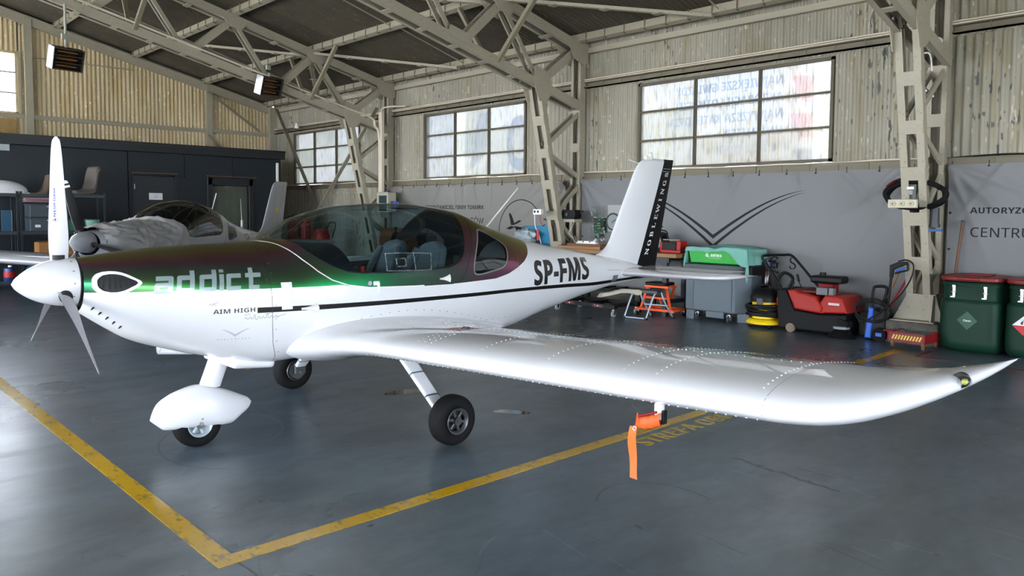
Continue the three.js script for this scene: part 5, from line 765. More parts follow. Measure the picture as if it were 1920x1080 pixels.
// ---------- cable trunk and switch cabinet at the left frame ----------
{
  let o = thing('cable_conduit', 'pale twin conduit running down the lower chord of the left frame', 'conduit'); const pts = []; for (let z = -3; z > -10.1; z -= 0.7) pts.push([-15.24, yr(z) - 1.13 + 0.1, z]); for (const d of [0, 0.03, 0.06]) part(o, 'pipe', tube([...pts, [-15.2, 3.55, -10.05], [-15.18, 3.3, -10.16], [-15.18, 2.0, -10.17]].map(([a, b, c]) => [a + d, b, c]), 0.013, 120, 6), M.cable);
  o = thing('cable_duct', 'white vertical cable trunk above the switch cabinet', 'trunking', [-15.12, 2.02, -10.2]); part(o, 'duct', box(0.13, 1.85, 0.07, 0, 0.92, 0, 0.006), M.cable); part(o, 'elbow', tube([[0, 1.82, 0], [0, 1.93, -0.02], [0.12, 1.98, -0.12], [0.5, 1.98, -0.32]], 0.02, 30), M.cable);
  o = thing('switch_cabinet', 'beige switch cabinet with a dark green front, mounted on the left frame', 'cabinet', [-14.95, 1.56, -10.22]); part(o, 'cabinet_body', box(0.46, 0.46, 0.24, 0, 0.23, 0, 0.02), std('#b9b6a4', 0.5)); part(o, 'cabinet_door', box(0.3, 0.36, 0.02, 0.04, 0.2, 0.125, 0.008), std('#20403f', 0.35)); part(o, 'mounting_rail', box(0.06, 0.1, 0.3, 0, 0.2, -0.26), M.steel);
  o = thing('power_socket', 'power outlet with two blue plugs beside the switch cabinet', 'socket', [-14.6, 1.72, -10.2]); part(o, 'socket_box', box(0.16, 0.18, 0.1, 0, 0, 0, 0.015), M.darkGrey); for (const k of [-0.045, 0.045]) part(o, 'plug', cyl(0.035, 0.09, 0.1, k, 0.03, 'x', 14), M.blue); part(o, 'bracket', box(0.3, 0.03, 0.03, -0.15, 0, -0.05), M.steel);
  o = thing('wall_lamp', 'small gooseneck lamp on the back wall near the corner', 'lamp', [-19.7, 3.87, WZ + 0.12]); part(o, 'lamp_arm', tube([[-0.15, 0, 0], [-0.08, 0.1, 0.05], [0.06, 0.14, 0.12], [0.12, 0.1, 0.16]], 0.014, 30), M.brown); part(o, 'lamp_shade', lathe([[0.02, 0], [0.06, -0.12], [0.065, -0.12], [0.03, 0.02], [0.001, 0.02]], 20).translate(0.14, 0.1, 0.18), M.white);
}
// ---------- things along the back wall, left to right ----------
function wheelCaster(parent, name, x, y, z, r, m = M.rubber) { const c = part(parent, name, [cyl(r, r * 0.7, x, y + r, z, 'x', 18), cyl(r * 0.45, r * 0.8, x, y + r, z, 'x', 12)], m); part(c, 'caster_fork', [box(r * 0.12, r * 1.5, r * 0.8, x - r * 0.5, y + r * 1.5, z), box(r * 0.12, r * 1.5, r * 0.8, x + r * 0.5, y + r * 1.5, z), cyl(r * 0.5, r * 0.25, x, y + r * 2.3, z, 'y', 12)], M.chrome); return c; }
{
  const ext1 = (label, x, z, h, r) => { const o = thing('fire_extinguisher', label, 'extinguisher', [x, 0, z]); part(o, 'cylinder', lathe([[0.001, 0.02], [r * 0.9, 0.02], [r, 0.05], [r, h - 0.12], [r * 0.75, h - 0.05], [0.03, h], [0.001, h]], 28), M.red); part(o, 'valve', [cyl(0.022, 0.08, 0, h + 0.03, 0), box(0.16, 0.02, 0.03, 0.05, h + 0.09, 0, 0.006), box(0.14, 0.02, 0.03, 0.06, h + 0.05, 0, 0.006)], M.black); part(o, 'hose', tube([[0, h + 0.04, 0.02], [-0.1, h, 0.08], [-r - 0.02, h * 0.6, 0.06], [-r - 0.01, h * 0.3, 0.05]], 0.014, 30), M.black); part(o, 'base_ring', lathe([[r * 0.92, 0], [r, 0], [r, 0.04], [r * 0.92, 0.04]], 28), M.black); return o; };
  ext1('left red fire extinguisher of the two against the corrugated wall', -18.95, -9.95, 1.38, 0.13); ext1('right red fire extinguisher of the two against the corrugated wall', -18.25, -9.95, 1.38, 0.13);
  let o = thing('wheeled_extinguisher', 'large red wheeled extinguisher seen through the canopy', 'extinguisher', [-17.0, 0, -9.7]); part(o, 'cylinder', lathe([[0.001, 0.1], [0.19, 0.1], [0.21, 0.16], [0.21, 0.95], [0.15, 1.1], [0.04, 1.14], [0.001, 1.14]], 28), M.red); for (const s of [-1, 1]) part(o, 'wheel', cyl(0.15, 0.05, s * 0.26, 0.15, -0.1, 'x', 24), M.rubber); part(o, 'push_handle', tube([[-0.16, 0.9, -0.2], [-0.16, 1.25, -0.3], [0.16, 1.25, -0.3], [0.16, 0.9, -0.2]], 0.016, 30), M.black); part(o, 'support_foot', box(0.06, 0.12, 0.06, 0, 0.06, 0.2), M.black);
  o = thing('chipboard_sheet', 'brown chipboard sheet leaning on the wall, seen through the canopy', 'board', [-14.5, 0, -10.15]); part(o, 'sheet', box(1.5, 1.2, 0.03, 0, 0.6, 0).rotateX(-0.1), std('#6b4327', 0.75)); part(o, 'edge_batten', box(1.5, 0.05, 0.05, 0, 0.03, 0.03), M.wood);
  o = thing('gas_cylinder', 'grey gas cylinder with a black valve cap in front of the chipboard', 'cylinder', [-14.05, 0, -9.85]); part(o, 'tank', lathe([[0.001, 0], [0.11, 0], [0.115, 0.03], [0.115, 0.95], [0.08, 1.06], [0.035, 1.1], [0.001, 1.1]], 28), M.grey); part(o, 'cap', lathe([[0.115, 0.93], [0.118, 0.95], [0.08, 1.08], [0.05, 1.12], [0.001, 1.12]], 24), M.black); part(o, 'valve', [cyl(0.02, 0.12, 0, 1.17, 0), box(0.1, 0.03, 0.03, 0, 1.22, 0, 0.01)], M.black);
  o = thing('bench_grinder', 'black bench grinder on a stand beside the gas cylinder', 'grinder', [-13.1, 0, -9.95]); part(o, 'stand', [cyl(0.05, 0.85, 0, 0.43, 0), box(0.4, 0.03, 0.4, 0, 0.015, 0)], M.darkGrey); part(o, 'motor', [cyl(0.11, 0.3, 0, 1.02, 0, 'x', 24), box(0.3, 0.08, 0.2, 0, 0.89, 0, 0.01)], M.black); for (const s of [-1, 1]) part(o, 'grinding_wheel', [cyl(0.13, 0.04, s * 0.2, 1.02, 0, 'x', 28), cyl(0.02, 0.1, s * 0.22, 1.02, 0, 'x', 10)], M.darkGrey); part(o, 'lamp_arm', tube([[0, 1.12, -0.05], [0.02, 1.3, -0.05], [-0.08, 1.42, 0.02]], 0.012, 20), M.black);
  // benches
  const bench = (label, x0, x1, y, d, cx) => { const b = thing('workbench', label, 'workbench', [(x0 + x1) / 2, 0, -9.98]), L = x1 - x0; for (let i = 0; i < 4; i++) part(b, 'top_plank', box(L, 0.06, d / 4 - 0.004, 0, y - 0.03, -d / 2 + d * (i + 0.5) / 4, 0.004), M.wood); for (const sx of [-1, 1]) for (const sz of [-1, 1]) part(b, 'leg', [box(0.075, y - 0.06, 0.075, sx * (L / 2 - 0.22), (y - 0.06) / 2, sz * (d / 2 - 0.06), 0.006), box(0.1, 0.01, 0.1, sx * (L / 2 - 0.22), 0.005, sz * (d / 2 - 0.06))], cx); part(b, 'apron_rail', [box(L - 0.3, 0.07, 0.04, 0, y - 0.1, d / 2 - 0.05), box(L - 0.3, 0.07, 0.04, 0, y - 0.1, -d / 2 + 0.05)], cx); for (const sx of [-1, 1]) part(b, 'side_rail', box(0.05, 0.06, d - 0.1, sx * (L / 2 - 0.22), 0.22, 0), cx); part(b, 'stretcher', box(L - 0.44, 0.05, 0.05, 0, 0.24, -d / 2 + 0.06), cx); return b; };
  const legM = std('#23272c', 0.5);
  bench('long wooden workbench with dark steel legs behind the tail', -9.15, -6.58, 0.96, 0.62, legM); bench('wooden workbench behind the fuselage holding the blue board', -12.6, -9.55, 0.96, 0.62, legM);
  o = thing('lumber', 'pale wooden plank lying on the workbench left of the fin', 'plank', [-8.6, 0.96, -9.85]); part(o, 'plank', box(0.95, 0.05, 0.2, 0, 0.025, 0, 0.004), M.wood); part(o, 'end_grain', box(0.004, 0.046, 0.196, 0.476, 0.025, 0), M.brown);
  o = thing('lumber', 'brown board stacked on the pale plank beside the fin', 'plank', [-8.52, 1.01, -9.87]); part(o, 'board', box(0.75, 0.04, 0.16, 0, 0.02, 0, 0.004), M.brown); part(o, 'label_strip', box(0.1, 0.002, 0.05, 0.1, 0.041, 0), M.white);
  o = thing('terminal_strip', 'white terminal strip lying on the boards left of the fin', 'strip', [-8.5, 1.05, -9.87]); part(o, 'base', box(0.44, 0.015, 0.06, 0, 0.0075, 0), M.white); for (let i = 0; i < 3; i++) part(o, 'block', box(0.11, 0.03, 0.05, -0.14 + i * 0.14, 0.03, 0, 0.005), M.white);
  o = thing('lumber', 'short wooden block lying at the right end of the workbench by the blue board', 'plank', [-9.72, 0.96, -9.78]); part(o, 'block', box(0.34, 0.045, 0.14, 0, 0.022, 0, 0.004), M.wood); part(o, 'second_block', box(0.22, 0.035, 0.12, -0.15, 0.062, 0, 0.004), M.wood);
  o = thing('foam_board', 'bright blue foam board leaning on the wall behind the fuselage', 'board', [-9.97, 0.96, -10.2]); part(o, 'panel', box(0.78, 0.36, 0.04, 0, 0.18, 0, 0.004).rotateX(-0.12), std('#2f86ab', 0.7)); part(o, 'tape_edge', box(0.78, 0.012, 0.044, 0, 0.355, -0.042), std('#2a7495', 0.6));
  o = thing('plastic_bag', 'crumpled grey plastic bag standing in front of the blue board', 'bag', [-10.1, 0.96, -9.98]); part(o, 'bag_film', outward(gridGeo(40, 24, (i, j) => { const a = i * 6.2832, b = j * Math.PI * 0.97, r = 1 + 0.3 * (noise(i * 14, j * 9, 14, 99, 5) - 0.5) + 0.25 * (noise(i * 30, j * 20, 30, 99, 6) - 0.5); return [0.24 * r * Math.cos(a) * Math.sin(b) ** 0.8, 0.14 - 0.15 * Math.cos(b) * r + 0.02, 0.13 * r * Math.sin(a) * Math.sin(b)]; }), () => [0, 0.14, 0]), std('#9aa7ad', 0.3)); part(o, 'tie_wire', tube([[-0.1, 0.28, 0.05], [0, 0.36, 0.02], [0.12, 0.3, 0.04], [0.18, 0.2, 0.08]], 0.004, 24, 5), M.black);
  // on the middle frame's leg
  o = thing('socket_box', 'white socket box on the middle frame leg with a red tag hanging below', 'socket', [-9.42, 1.58, -9.62]); part(o, 'box', box(0.2, 0.1, 0.07, 0, 0, 0, 0.012), M.white); for (const k of [-0.05, 0.03]) part(o, 'outlet', cyl(0.02, 0.012, k, 0.005, 0.036, 'z', 14), M.black); part(o, 'cord', tube([[-0.07, -0.05, 0.02], [-0.04, -0.25, 0.03], [0.05, -0.4, 0.03], [0.12, -0.62, 0.02]], 0.007, 40), M.white); part(o, 'red_cord', rod([0.05, -0.05, 0.02], [0.1, -0.22, 0.02], 0.006), M.red); part(o, 'red_tag', box(0.045, 0.2, 0.008, 0.03, -0.4, 0.045).rotateZ(0.02), std('#d5331f', 0.6));
  o = thing('loudspeaker', 'black box speaker mounted on the middle frame column', 'speaker', [-9.1, 1.56, -10.2]); part(o, 'cabinet', ext([[-0.16, -0.04], [-0.13, -0.1], [0.14, -0.1], [0.17, -0.03], [0.15, 0.06], [-0.14, 0.06]], 0.16, 0.008), M.black); part(o, 'cone', new THREE.SphereGeometry(0.035, 16, 10).scale(1, 1, 0.4).translate(-0.03, -0.02, 0.165), M.darkGrey); part(o, 'wall_bracket', box(0.24, 0.05, 0.2, 0, -0.13, 0.02), M.steel);
  o = thing('hanging_cable', 'thin black and white cables hanging below the black speaker', 'cable', [-9.12, 0.85, -10.1]); for (const [k, m] of [[0, M.black], [1, M.cable]]) part(o, 'wire', tube([[-0.1, 0.45, 0], [-0.14 - 0.03 * k, 0.2, 0.02], [-0.06, 0, 0.02], [0.08, 0.02, 0], [0.14, 0.24, 0.02], [0.1 - 0.1 * k, 0.36, 0], [0.12, 0.55, 0]], 0.006, 60, 6), m); 
  o = thing('wall_pouch', 'clear plastic pouch with green tools hanging on the banner beside the fin', 'pouch', [-8.72, 1.05, WZ + 0.27]); part(o, 'pouch_film', gridGeo(24, 36, (i, j) => [(i - 0.5) * 0.34, j * 0.64, 0.03 + 0.05 * (noise(i * 9, j * 13, 99, 99, 3) - 0.3)]), new THREE.MeshPhysicalMaterial({ color: '#e9eee9', transmission: 1, thickness: 0, roughness: 0.08, side: THREE.DoubleSide })); part(o, 'green_kit', [box(0.22, 0.26, 0.02, -0.02, 0.3, 0.0, 0.008), box(0.12, 0.08, 0.02, -0.04, 0.12, 0.0, 0.008)], std('#1d5238', 0.6)); for (const [x, y] of [[-0.1, 0.36], [0.04, 0.28]]) part(o, 'red_button', cyl(0.02, 0.02, x, y, 0.02, 'z', 12), M.red);
  o = thing('wall_gauge', 'round grey gauge hanging on the banner behind the fin', 'gauge', [-8.42, 1.42, WZ + 0.25]); part(o, 'dial', cyl(0.14, 0.03, 0, 0, 0, 'z', 32), M.grey); part(o, 'bezel', new THREE.TorusGeometry(0.14, 0.014, 10, 36).translate(0, 0, 0.015), M.darkGrey); part(o, 'pointer', box(0.1, 0.01, 0.006, 0.02, 0, 0.02).rotateZ(0.6), M.black); part(o, 'backing_sheet', box(0.34, 0.46, 0.008, 0.02, 0.06, -0.025), std('#9d9d99', 0.5));
  o = thing('cable_reel', 'round black cable reel with a silver face on the workbench', 'cable reel', [-7.22, 0.96, -10.15], -0.25); part(o, 'drum', [cyl(0.135, 0.12, 0, 0.16, 0, 'z', 32), cyl(0.155, 0.02, 0, 0.16, 0.06, 'z', 32), cyl(0.155, 0.02, 0, 0.16, -0.06, 'z', 32)], M.black); part(o, 'face_plate', cyl(0.118, 0.012, 0, 0.16, 0.074, 'z', 32), M.alu); for (const [x, y] of [[-0.04, 0.14], [0.04, 0.14]]) part(o, 'outlet', cyl(0.02, 0.006, x, y, 0.082, 'z', 14), M.darkGrey); part(o, 'indicator', cyl(0.008, 0.006, 0, 0.2, 0.082, 'z', 10), M.red); part(o, 'frame', [tube([[-0.19, 0.012, 0], [-0.19, 0.2, 0], [-0.14, 0.33, 0], [0.14, 0.33, 0], [0.19, 0.2, 0], [0.19, 0.012, 0]], 0.012, 60), box(0.36, 0.02, 0.2, 0, 0.01, 0)], M.black); part(o, 'carry_handle', box(0.2, 0.025, 0.03, -0.04, 0.4, 0, 0.01), M.black);
  o = thing('battery_charger', 'red battery charger box with a carrying bar on the workbench', 'charger', [-6.85, 0.96, -10.0]); part(o, 'base', box(0.38, 0.05, 0.2, 0, 0.025, 0, 0.012), M.red); part(o, 'black_grille', box(0.26, 0.12, 0.16, -0.04, 0.105, 0, 0.01), M.black); part(o, 'end_cap', [box(0.08, 0.18, 0.19, 0.145, 0.1, 0, 0.015), box(0.04, 0.16, 0.19, -0.18, 0.09, 0, 0.012)], M.red); part(o, 'carry_bar', box(0.3, 0.02, 0.04, -0.04, 0.2, 0, 0.008), std('#a38c73', 0.5));
  o = thing('rubber_stopper', 'small dark round knob lying on the workbench before the charger', 'stopper', [-7.08, 0.96, -9.78]); part(o, 'knob', lathe([[0.001, 0], [0.026, 0], [0.03, 0.02], [0.02, 0.035], [0.001, 0.036]], 18), M.darkGrey); part(o, 'spindle', cyl(0.006, 0.02, 0, 0.042, 0), M.chrome);
  o = thing('yellow_case', 'yellow vice body clamped under the bench top beside the rudder', 'vice', [-7.3, 0.77, -9.66]); part(o, 'yellow_body', ext([[-0.16, 0], [0.2, 0], [0.16, 0.13], [-0.16, 0.13]], 0.1, 0.01), M.yellow); part(o, 'clamp_jaw', [box(0.3, 0.025, 0.1, 0.1, -0.015, 0.05, 0.006), box(0.03, 0.2, 0.08, -0.1, 0.1, 0.04)], M.black); part(o, 'screw_handle', [cyl(0.012, 0.1, 0.16, -0.06, 0.05), cyl(0.03, 0.02, 0.16, -0.11, 0.05)], M.chrome);
  // under the bench
  const dolly = (label, x, z, turn, txt) => { const q = thing('motor_dolly', label, 'dolly', [x, 0, z], turn); part(q, 'frame_rail', [box(1.25, 0.06, 0.07, 0, 0.15, 0.28, 0.004)], M.black); part(q, 'frame_rail', box(1.25, 0.06, 0.07, 0, 0.15, -0.28, 0.004), M.black); for (const k of [-0.5, 0, 0.5]) part(q, 'cross_bar', box(0.06, 0.05, 0.5, k, 0.15, 0), M.black); for (const k of [-0.58, 0.58]) for (const s of [-0.28, 0.28]) wheelCaster(q, 'caster', k, 0, s, 0.045, M.grey); for (const k of [-0.28, 0.3]) part(q, 'maker_plate', box(0.22, 0.05, 0.004, k, 0.15, 0.317), std('#ffffff', 0.5, { map: vevor })); return q; };
  const vevor = canvasTex(256, 64, (g, w, h) => { g.fillStyle = '#141414'; g.fillRect(0, 0, w, h); g.font = 'bold italic 58px sans-serif'; g.fillStyle = '#d8261c'; g.fillText('Ve', 24, 52); g.fillStyle = '#eee'; g.fillText('v', 104, 52); g.fillStyle = '#d8261c'; g.fillText('or', 138, 52); });
  dolly('black wheeled dolly with red lettering on the floor under the tail', -7.85, -9.35, 0.0);
  o = thing('pallet_rack', 'black steel rack lying on the floor under the long workbench', 'rack', [-8.05, 0.0, -10.02]); for (const s of [-0.2, 0.2]) part(o, 'runner', box(1.5, 0.04, 0.04, 0, 0.3, s), M.black); for (let i = 0; i < 6; i++) part(o, 'slat', box(0.05, 0.02, 0.44, -0.65 + i * 0.26, 0.33, 0), M.black); for (const [x, z] of [[-0.7, -0.2], [0.7, -0.2], [-0.7, 0.2], [0.7, 0.2]]) part(o, 'foot', box(0.04, 0.28, 0.04, x, 0.14, z), M.black);
  o = thing('step_stool', 'folding silver step stool standing under the tailplane', 'step stool', [-6.85, 0, -9.35], 0.15); const al = std('#9fb0bd', 0.35, { metalness: 0.6 });
  for (const s of [-0.18, 0.18]) { part(o, 'leg', tube([[s - 0.02, 0.4, 0.06], [s - 0.05, 0.3, 0.1], [s - 0.1, 0.015, 0.2]], 0.014, 16), al); part(o, 'leg', tube([[s + 0.02, 0.4, -0.04], [s + 0.06, 0.25, -0.08], [s + 0.14, 0.015, -0.2]], 0.014, 16), al); }
  part(o, 'platform', [box(0.4, 0.02, 0.2, 0, 0.42, 0, 0.006), box(0.42, 0.035, 0.02, 0, 0.405, 0.1, 0.004)], M.darkGrey); part(o, 'lower_bar', [rod([-0.28, 0.02, 0.2], [0.08, 0.02, 0.2], 0.012), rod([-0.1, 0.2, -0.09], [0.28, 0.2, -0.1], 0.012)], al); for (const [x, z] of [[-0.28, 0.2], [0.08, 0.2], [-0.04, -0.2], [0.32, -0.2]]) part(o, 'rubber_foot', box(0.04, 0.03, 0.04, x, 0.015, z, 0.006), M.black);
  o = thing('creeper_seat', 'orange folding mechanic seat with a black pad under the bench', 'mechanic seat', [-6.92, 0, -9.78], 0.1); part(o, 'seat_pad', box(0.36, 0.05, 0.3, -0.02, 0.49, 0, 0.022), M.black); part(o, 'top_frame', [box(0.4, 0.035, 0.03, 0, 0.45, 0.13, 0.006), box(0.4, 0.035, 0.03, 0, 0.45, -0.13, 0.006)], M.orange); for (const s of [-1, 1]) { part(o, 'brace', beam([s * 0.16, 0.45, 0.12], [s * 0.26, 0.1, 0.16], 0.03, 0.03), M.orange); part(o, 'brace', beam([s * 0.17, 0.45, -0.12], [s * 0.05, 0.1, -0.16], 0.03, 0.03), M.orange); } part(o, 'cross_bar', box(0.36, 0.03, 0.03, 0, 0.28, 0.14, 0.006), M.orange); part(o, 'back_pad', box(0.3, 0.13, 0.03, 0, 0.36, 0.06, 0.012), M.black); part(o, 'base_frame', [box(0.66, 0.04, 0.03, 0, 0.1, 0.17, 0.008), box(0.66, 0.04, 0.03, 0, 0.1, -0.17, 0.008), box(0.03, 0.04, 0.34, -0.3, 0.1, 0, 0.008), box(0.03, 0.04, 0.34, 0.3, 0.1, 0, 0.008)], M.orange); for (const [x, z] of [[-0.3, 0.17], [0.3, 0.17], [-0.3, -0.17], [0.3, -0.17]]) wheelCaster(o, 'caster', x, 0, z, 0.035);
  // wiping cloth container
  o = thing('cloth_container', 'large grey wheeled container under the green box', 'container', [-6.0, 0, -10.12]); const gc = std('#56626a', 0.55);
  part(o, 'tub', [ext([[-0.48, -0.32], [0.34, -0.32], [0.5, -0.16], [0.5, 0.32], [-0.48, 0.32]], 0.64, 0.02).rotateX(-Math.PI / 2).translate(0, 0.14, 0)], gc); part(o, 'rim', ext([[-0.5, -0.34], [0.35, -0.34], [0.52, -0.17], [0.52, 0.34], [-0.5, 0.34]], 0.07, 0.015).rotateX(-Math.PI / 2).translate(0, 0.76, 0), std('#3f474c', 0.5)); part(o, 'rib', [box(0.02, 0.6, 0.012, -0.36, 0.46, 0.325), box(0.012, 0.6, 0.012, 0.28, 0.46, 0.325)], gc); for (const b of [[0.14, 0.14, 0.1, -0.4, 0.07, 0.27, 0.01], [0.3, 0.1, 0.12, 0.0, 0.1, 0.24, 0.01], [0.2, 0.16, 0.2, 0.4, 0.08, 0.1, 0.02]]) part(o, 'skid', box(...b), gc); for (const [x, z] of [[-0.28, 0.3], [0.24, 0.3], [-0.28, -0.24], [0.24, -0.24]]) wheelCaster(o, 'caster', x, 0, z, 0.05, M.darkGrey);
  part(o, 'black_liner', box(0.4, 0.16, 0.5, 0.36, 0.76, 0.02, 0.03), M.black);
  o = thing('cloth_box', 'bright green open box lettered in white on the grey container', 'box', [-6.02, 0.84, -10.1]); part(o, 'box_body', ext([[-0.42, 0], [0.4, 0], [0.44, 0.2], [-0.47, 0.2]], 0.5, 0.015).translate(0, 0, -0.25), std('#0aa32a', 0.5)); part(o, 'lettering', box(0.34, 0.1, 0.002, -0.02, 0.11, 0.251), std('#ffffff', 0.5, { map: canvasTex(512, 160, (g, w, h) => { g.fillStyle = '#0aa32a'; g.fillRect(0, 0, w, h); g.fillStyle = '#f2f8f2'; g.font = 'bold italic 92px sans-serif'; g.fillText('MEWA', 150, 96); g.font = '30px sans-serif'; g.fillStyle = '#a9d8b0'; g.fillText('TEXTIL-MANAGEMENT', 110, 142); g.strokeStyle = '#f2f8f2'; g.lineWidth = 12; for (let i = 0; i < 3; i++) { g.beginPath(); g.arc(80 + 22 * Math.cos(i * 2.1 - 1.57), 62 + 22 * Math.sin(i * 2.1 - 1.57), 22, 0, 5); g.stroke(); } }) })); part(o, 'box_lip', box(0.94, 0.02, 0.54, -0.01, 0.2, 0, 0.008), std('#0a8f26', 0.5));
  o = thing('shop_cloth', 'pale turquoise cloth draped over the green box', 'cloth', [-6.0, 1.06, -10.1]); part(o, 'drape', gridGeo(80, 60, (i, j) => { const x = (i - 0.5) * 1.5, z = (j - 0.5) * 0.86, ex = Math.max(0, Math.abs(x + 0.0) - 0.5), ez = Math.max(0, Math.abs(z) - 0.29), n = 0.03 * (noise(i * 12, j * 8, 99, 99, 12) - 0.5), dip = 0.05 * Math.exp(-((x + 0.05) ** 2) / 0.06) * sm(0.1, 0.4, j); const front = z > 0 ? sm(0.15, 0.45, x) : 1; let y = 0.03 + n - dip + 0.03 * Math.cos(x * 5) - Math.min(ex, 0.32) * 1.05 - (z > 0 ? ez * (0.35 + 1.5 * front) : ez * 1.2); return [Math.sign(x) * (Math.min(Math.abs(x), 0.5) + 0.1 * Math.min(ex, 0.25) + 0.015 * Math.sin(j * 30) * Math.min(1, ex * 8)), y, Math.sign(z) * Math.min(Math.abs(z), 0.29) + (z > 0 ? ez * 0.12 : 0) + 0.012 * Math.sin(i * 44) * Math.min(1, ez * 10)]; }), std('#79b3a4', 0.95, { side: THREE.DoubleSide })); part(o, 'hem', tube([[-0.62, -0.2, 0.25], [-0.6, -0.22, 0.1], [-0.61, -0.2, -0.1], [-0.6, -0.2, -0.25]], 0.005, 20, 5), std('#6aa394', 0.95));
  o = thing('water_filter', 'dark brown filter cartridge mounted beside the grey container', 'filter', [-5.44, 0.52, -10.28]); part(o, 'bowl', lathe([[0.001, 0], [0.06, 0], [0.065, 0.04], [0.065, 0.3], [0.001, 0.3]], 24), std('#3a2620', 0.2, { clearcoat: 0.8 })); part(o, 'cap', [cyl(0.075, 0.07, 0, 0.33, 0, 'y', 24), cyl(0.025, 0.05, 0, 0.385, 0)], std('#16213f', 0.4)); part(o, 'mount', box(0.14, 0.04, 0.1, 0, 0.36, -0.08), M.black);
  // vacuum cleaner
  o = thing('vacuum_cleaner', 'yellow and black drum vacuum cleaner with a coiled black hose', 'vacuum cleaner', [-5.24, 0, -9.88]); part(o, 'base', lathe([[0.001, 0.05], [0.24, 0.05], [0.25, 0.07], [0.22, 0.11], [0.19, 0.13], [0.001, 0.13]], 32), M.yellow); part(o, 'drum', lathe([[0.17, 0.12], [0.175, 0.36], [0.19, 0.38], [0.001, 0.38]], 32), M.yellow); part(o, 'motor_head', lathe([[0.2, 0.36], [0.205, 0.42], [0.17, 0.5], [0.1, 0.545], [0.001, 0.55]], 32), M.black); part(o, 'latch', box(0.09, 0.1, 0.03, 0.02, 0.37, 0.19, 0.012), M.darkGrey); for (let i = 0; i < 4; i++) part(o, 'caster', new THREE.SphereGeometry(0.03, 12, 8).translate(0.2 * Math.cos(i * 1.57 + 0.8), 0.03, 0.2 * Math.sin(i * 1.57 + 0.8)), M.black); part(o, 'grip', tube([[-0.1, 0.5, 0], [-0.07, 0.58, 0], [0.05, 0.58, 0], [0.08, 0.52, 0]], 0.015, 20), M.black);
  const coil = []; for (let i = 0; i <= 70; i++) { const a = i * 0.44; coil.push([0.235 * Math.cos(a) + 0.015 * Math.sin(i), 0.17 + 0.16 * i / 70 + 0.012 * Math.sin(a * 1.3), 0.235 * Math.sin(a)]); } part(o, 'hose', tube([...coil, [0.26, 0.45, -0.05], [0.12, 0.62, -0.1], [0.2, 0.76, -0.12], [0.34, 0.7, -0.1], [0.3, 0.56, -0.08]], 0.022, 420, 8), M.black);
  // sweeper
  o = thing('floor_sweeper', 'red and black walk-behind floor sweeper with an engine on top', 'sweeper', [-4.98, 0, -10.02]); const hull = (p, w, b, m, n) => part(o, n, ext(p, w, b, 3).translate(0, 0, -w / 2), m); const rd = std('#a3231b', 0.45, { specularIntensity: 0.6 }), bk = std('#101011', 0.6, { specularIntensity: 0.4 });
  hull([[0.02, 0.04], [0.9, 0.04], [0.93, 0.3], [0.6, 0.27], [0.24, 0.3], [0.12, 0.56], [-0.02, 0.56]], 0.6, 0.025, bk, 'lower_body'); hull([[0.13, 0.56], [0.24, 0.31], [0.6, 0.28], [0.62, 0.36], [0.52, 0.5], [0.4, 0.53], [0.3, 0.54], [0.24, 0.57]], 0.62, 0.03, rd, 'red_hood'); hull([[0.5, 0.28], [0.93, 0.31], [0.86, 0.5], [0.8, 0.53], [0.64, 0.53], [0.58, 0.44]], 0.56, 0.03, rd, 'red_front'); hull([[-0.05, 0.42], [0.0, 0.52], [0.05, 0.5], [0.06, 0.04], [0.0, 0.06]], 0.5, 0.02, rd, 'rear_panel');
  part(o, 'deck', box(0.44, 0.02, 0.44, 0.36, 0.55, -0.02), std('#6f2a20', 0.7)); const en = part(o, 'engine', [box(0.2, 0.12, 0.2, 0.56, 0.6, 0.0, 0.02), box(0.1, 0.09, 0.12, 0.62, 0.58, 0.12, 0.012)], M.darkRed); part(en, 'fuel_tank', box(0.42, 0.1, 0.26, 0.56, 0.71, -0.02, 0.035), M.black); part(en, 'tank_cap', cyl(0.04, 0.05, 0.48, 0.775, 0, 'y', 18), M.black); part(en, 'muffler', [box(0.15, 0.1, 0.1, 0.58, 0.57, 0.2, 0.012), box(0.06, 0.12, 0.1, 0.7, 0.56, 0.2, 0.01)], std('#77797a', 0.6, { metalness: 0.3 }));
  part(o, 'push_handle', tube([[0.04, 0.55, 0.27], [-0.12, 0.8, 0.27], [-0.25, 0.96, 0.27], [-0.23, 1.0, 0.22], [-0.16, 1.0, -0.15], [-0.1, 0.99, -0.27], [0.04, 0.86, -0.27], [0.32, 0.56, -0.27]], 0.018, 90), M.black); part(o, 'control_lever', [rod([-0.12, 0.8, 0.29], [-0.2, 0.92, 0.3], 0.022), rod([-0.14, 0.82, 0.28], [-0.04, 0.78, 0.26], 0.006), new THREE.SphereGeometry(0.018, 12, 8).translate(-0.03, 0.78, 0.26)], M.black); part(o, 'gear_lever', [rod([0.24, 0.57, 0.1], [0.2, 0.66, 0.1], 0.007), rod([0.2, 0.66, 0.1], [0.17, 0.76, 0.1], 0.018)], M.black); part(o, 'throttle_lever', [rod([0.12, 0.56, 0.12], [0.13, 0.63, 0.12], 0.006), new THREE.SphereGeometry(0.02, 12, 8).translate(0.13, 0.64, 0.12)], M.black); part(o, 'drive_wheel', [cyl(0.06, 0.05, 0.2, 0.06, 0.3, 'z', 22), cyl(0.035, 0.06, 0.2, 0.06, 0.305, 'z', 16)], std('#7a6a58', 0.7));
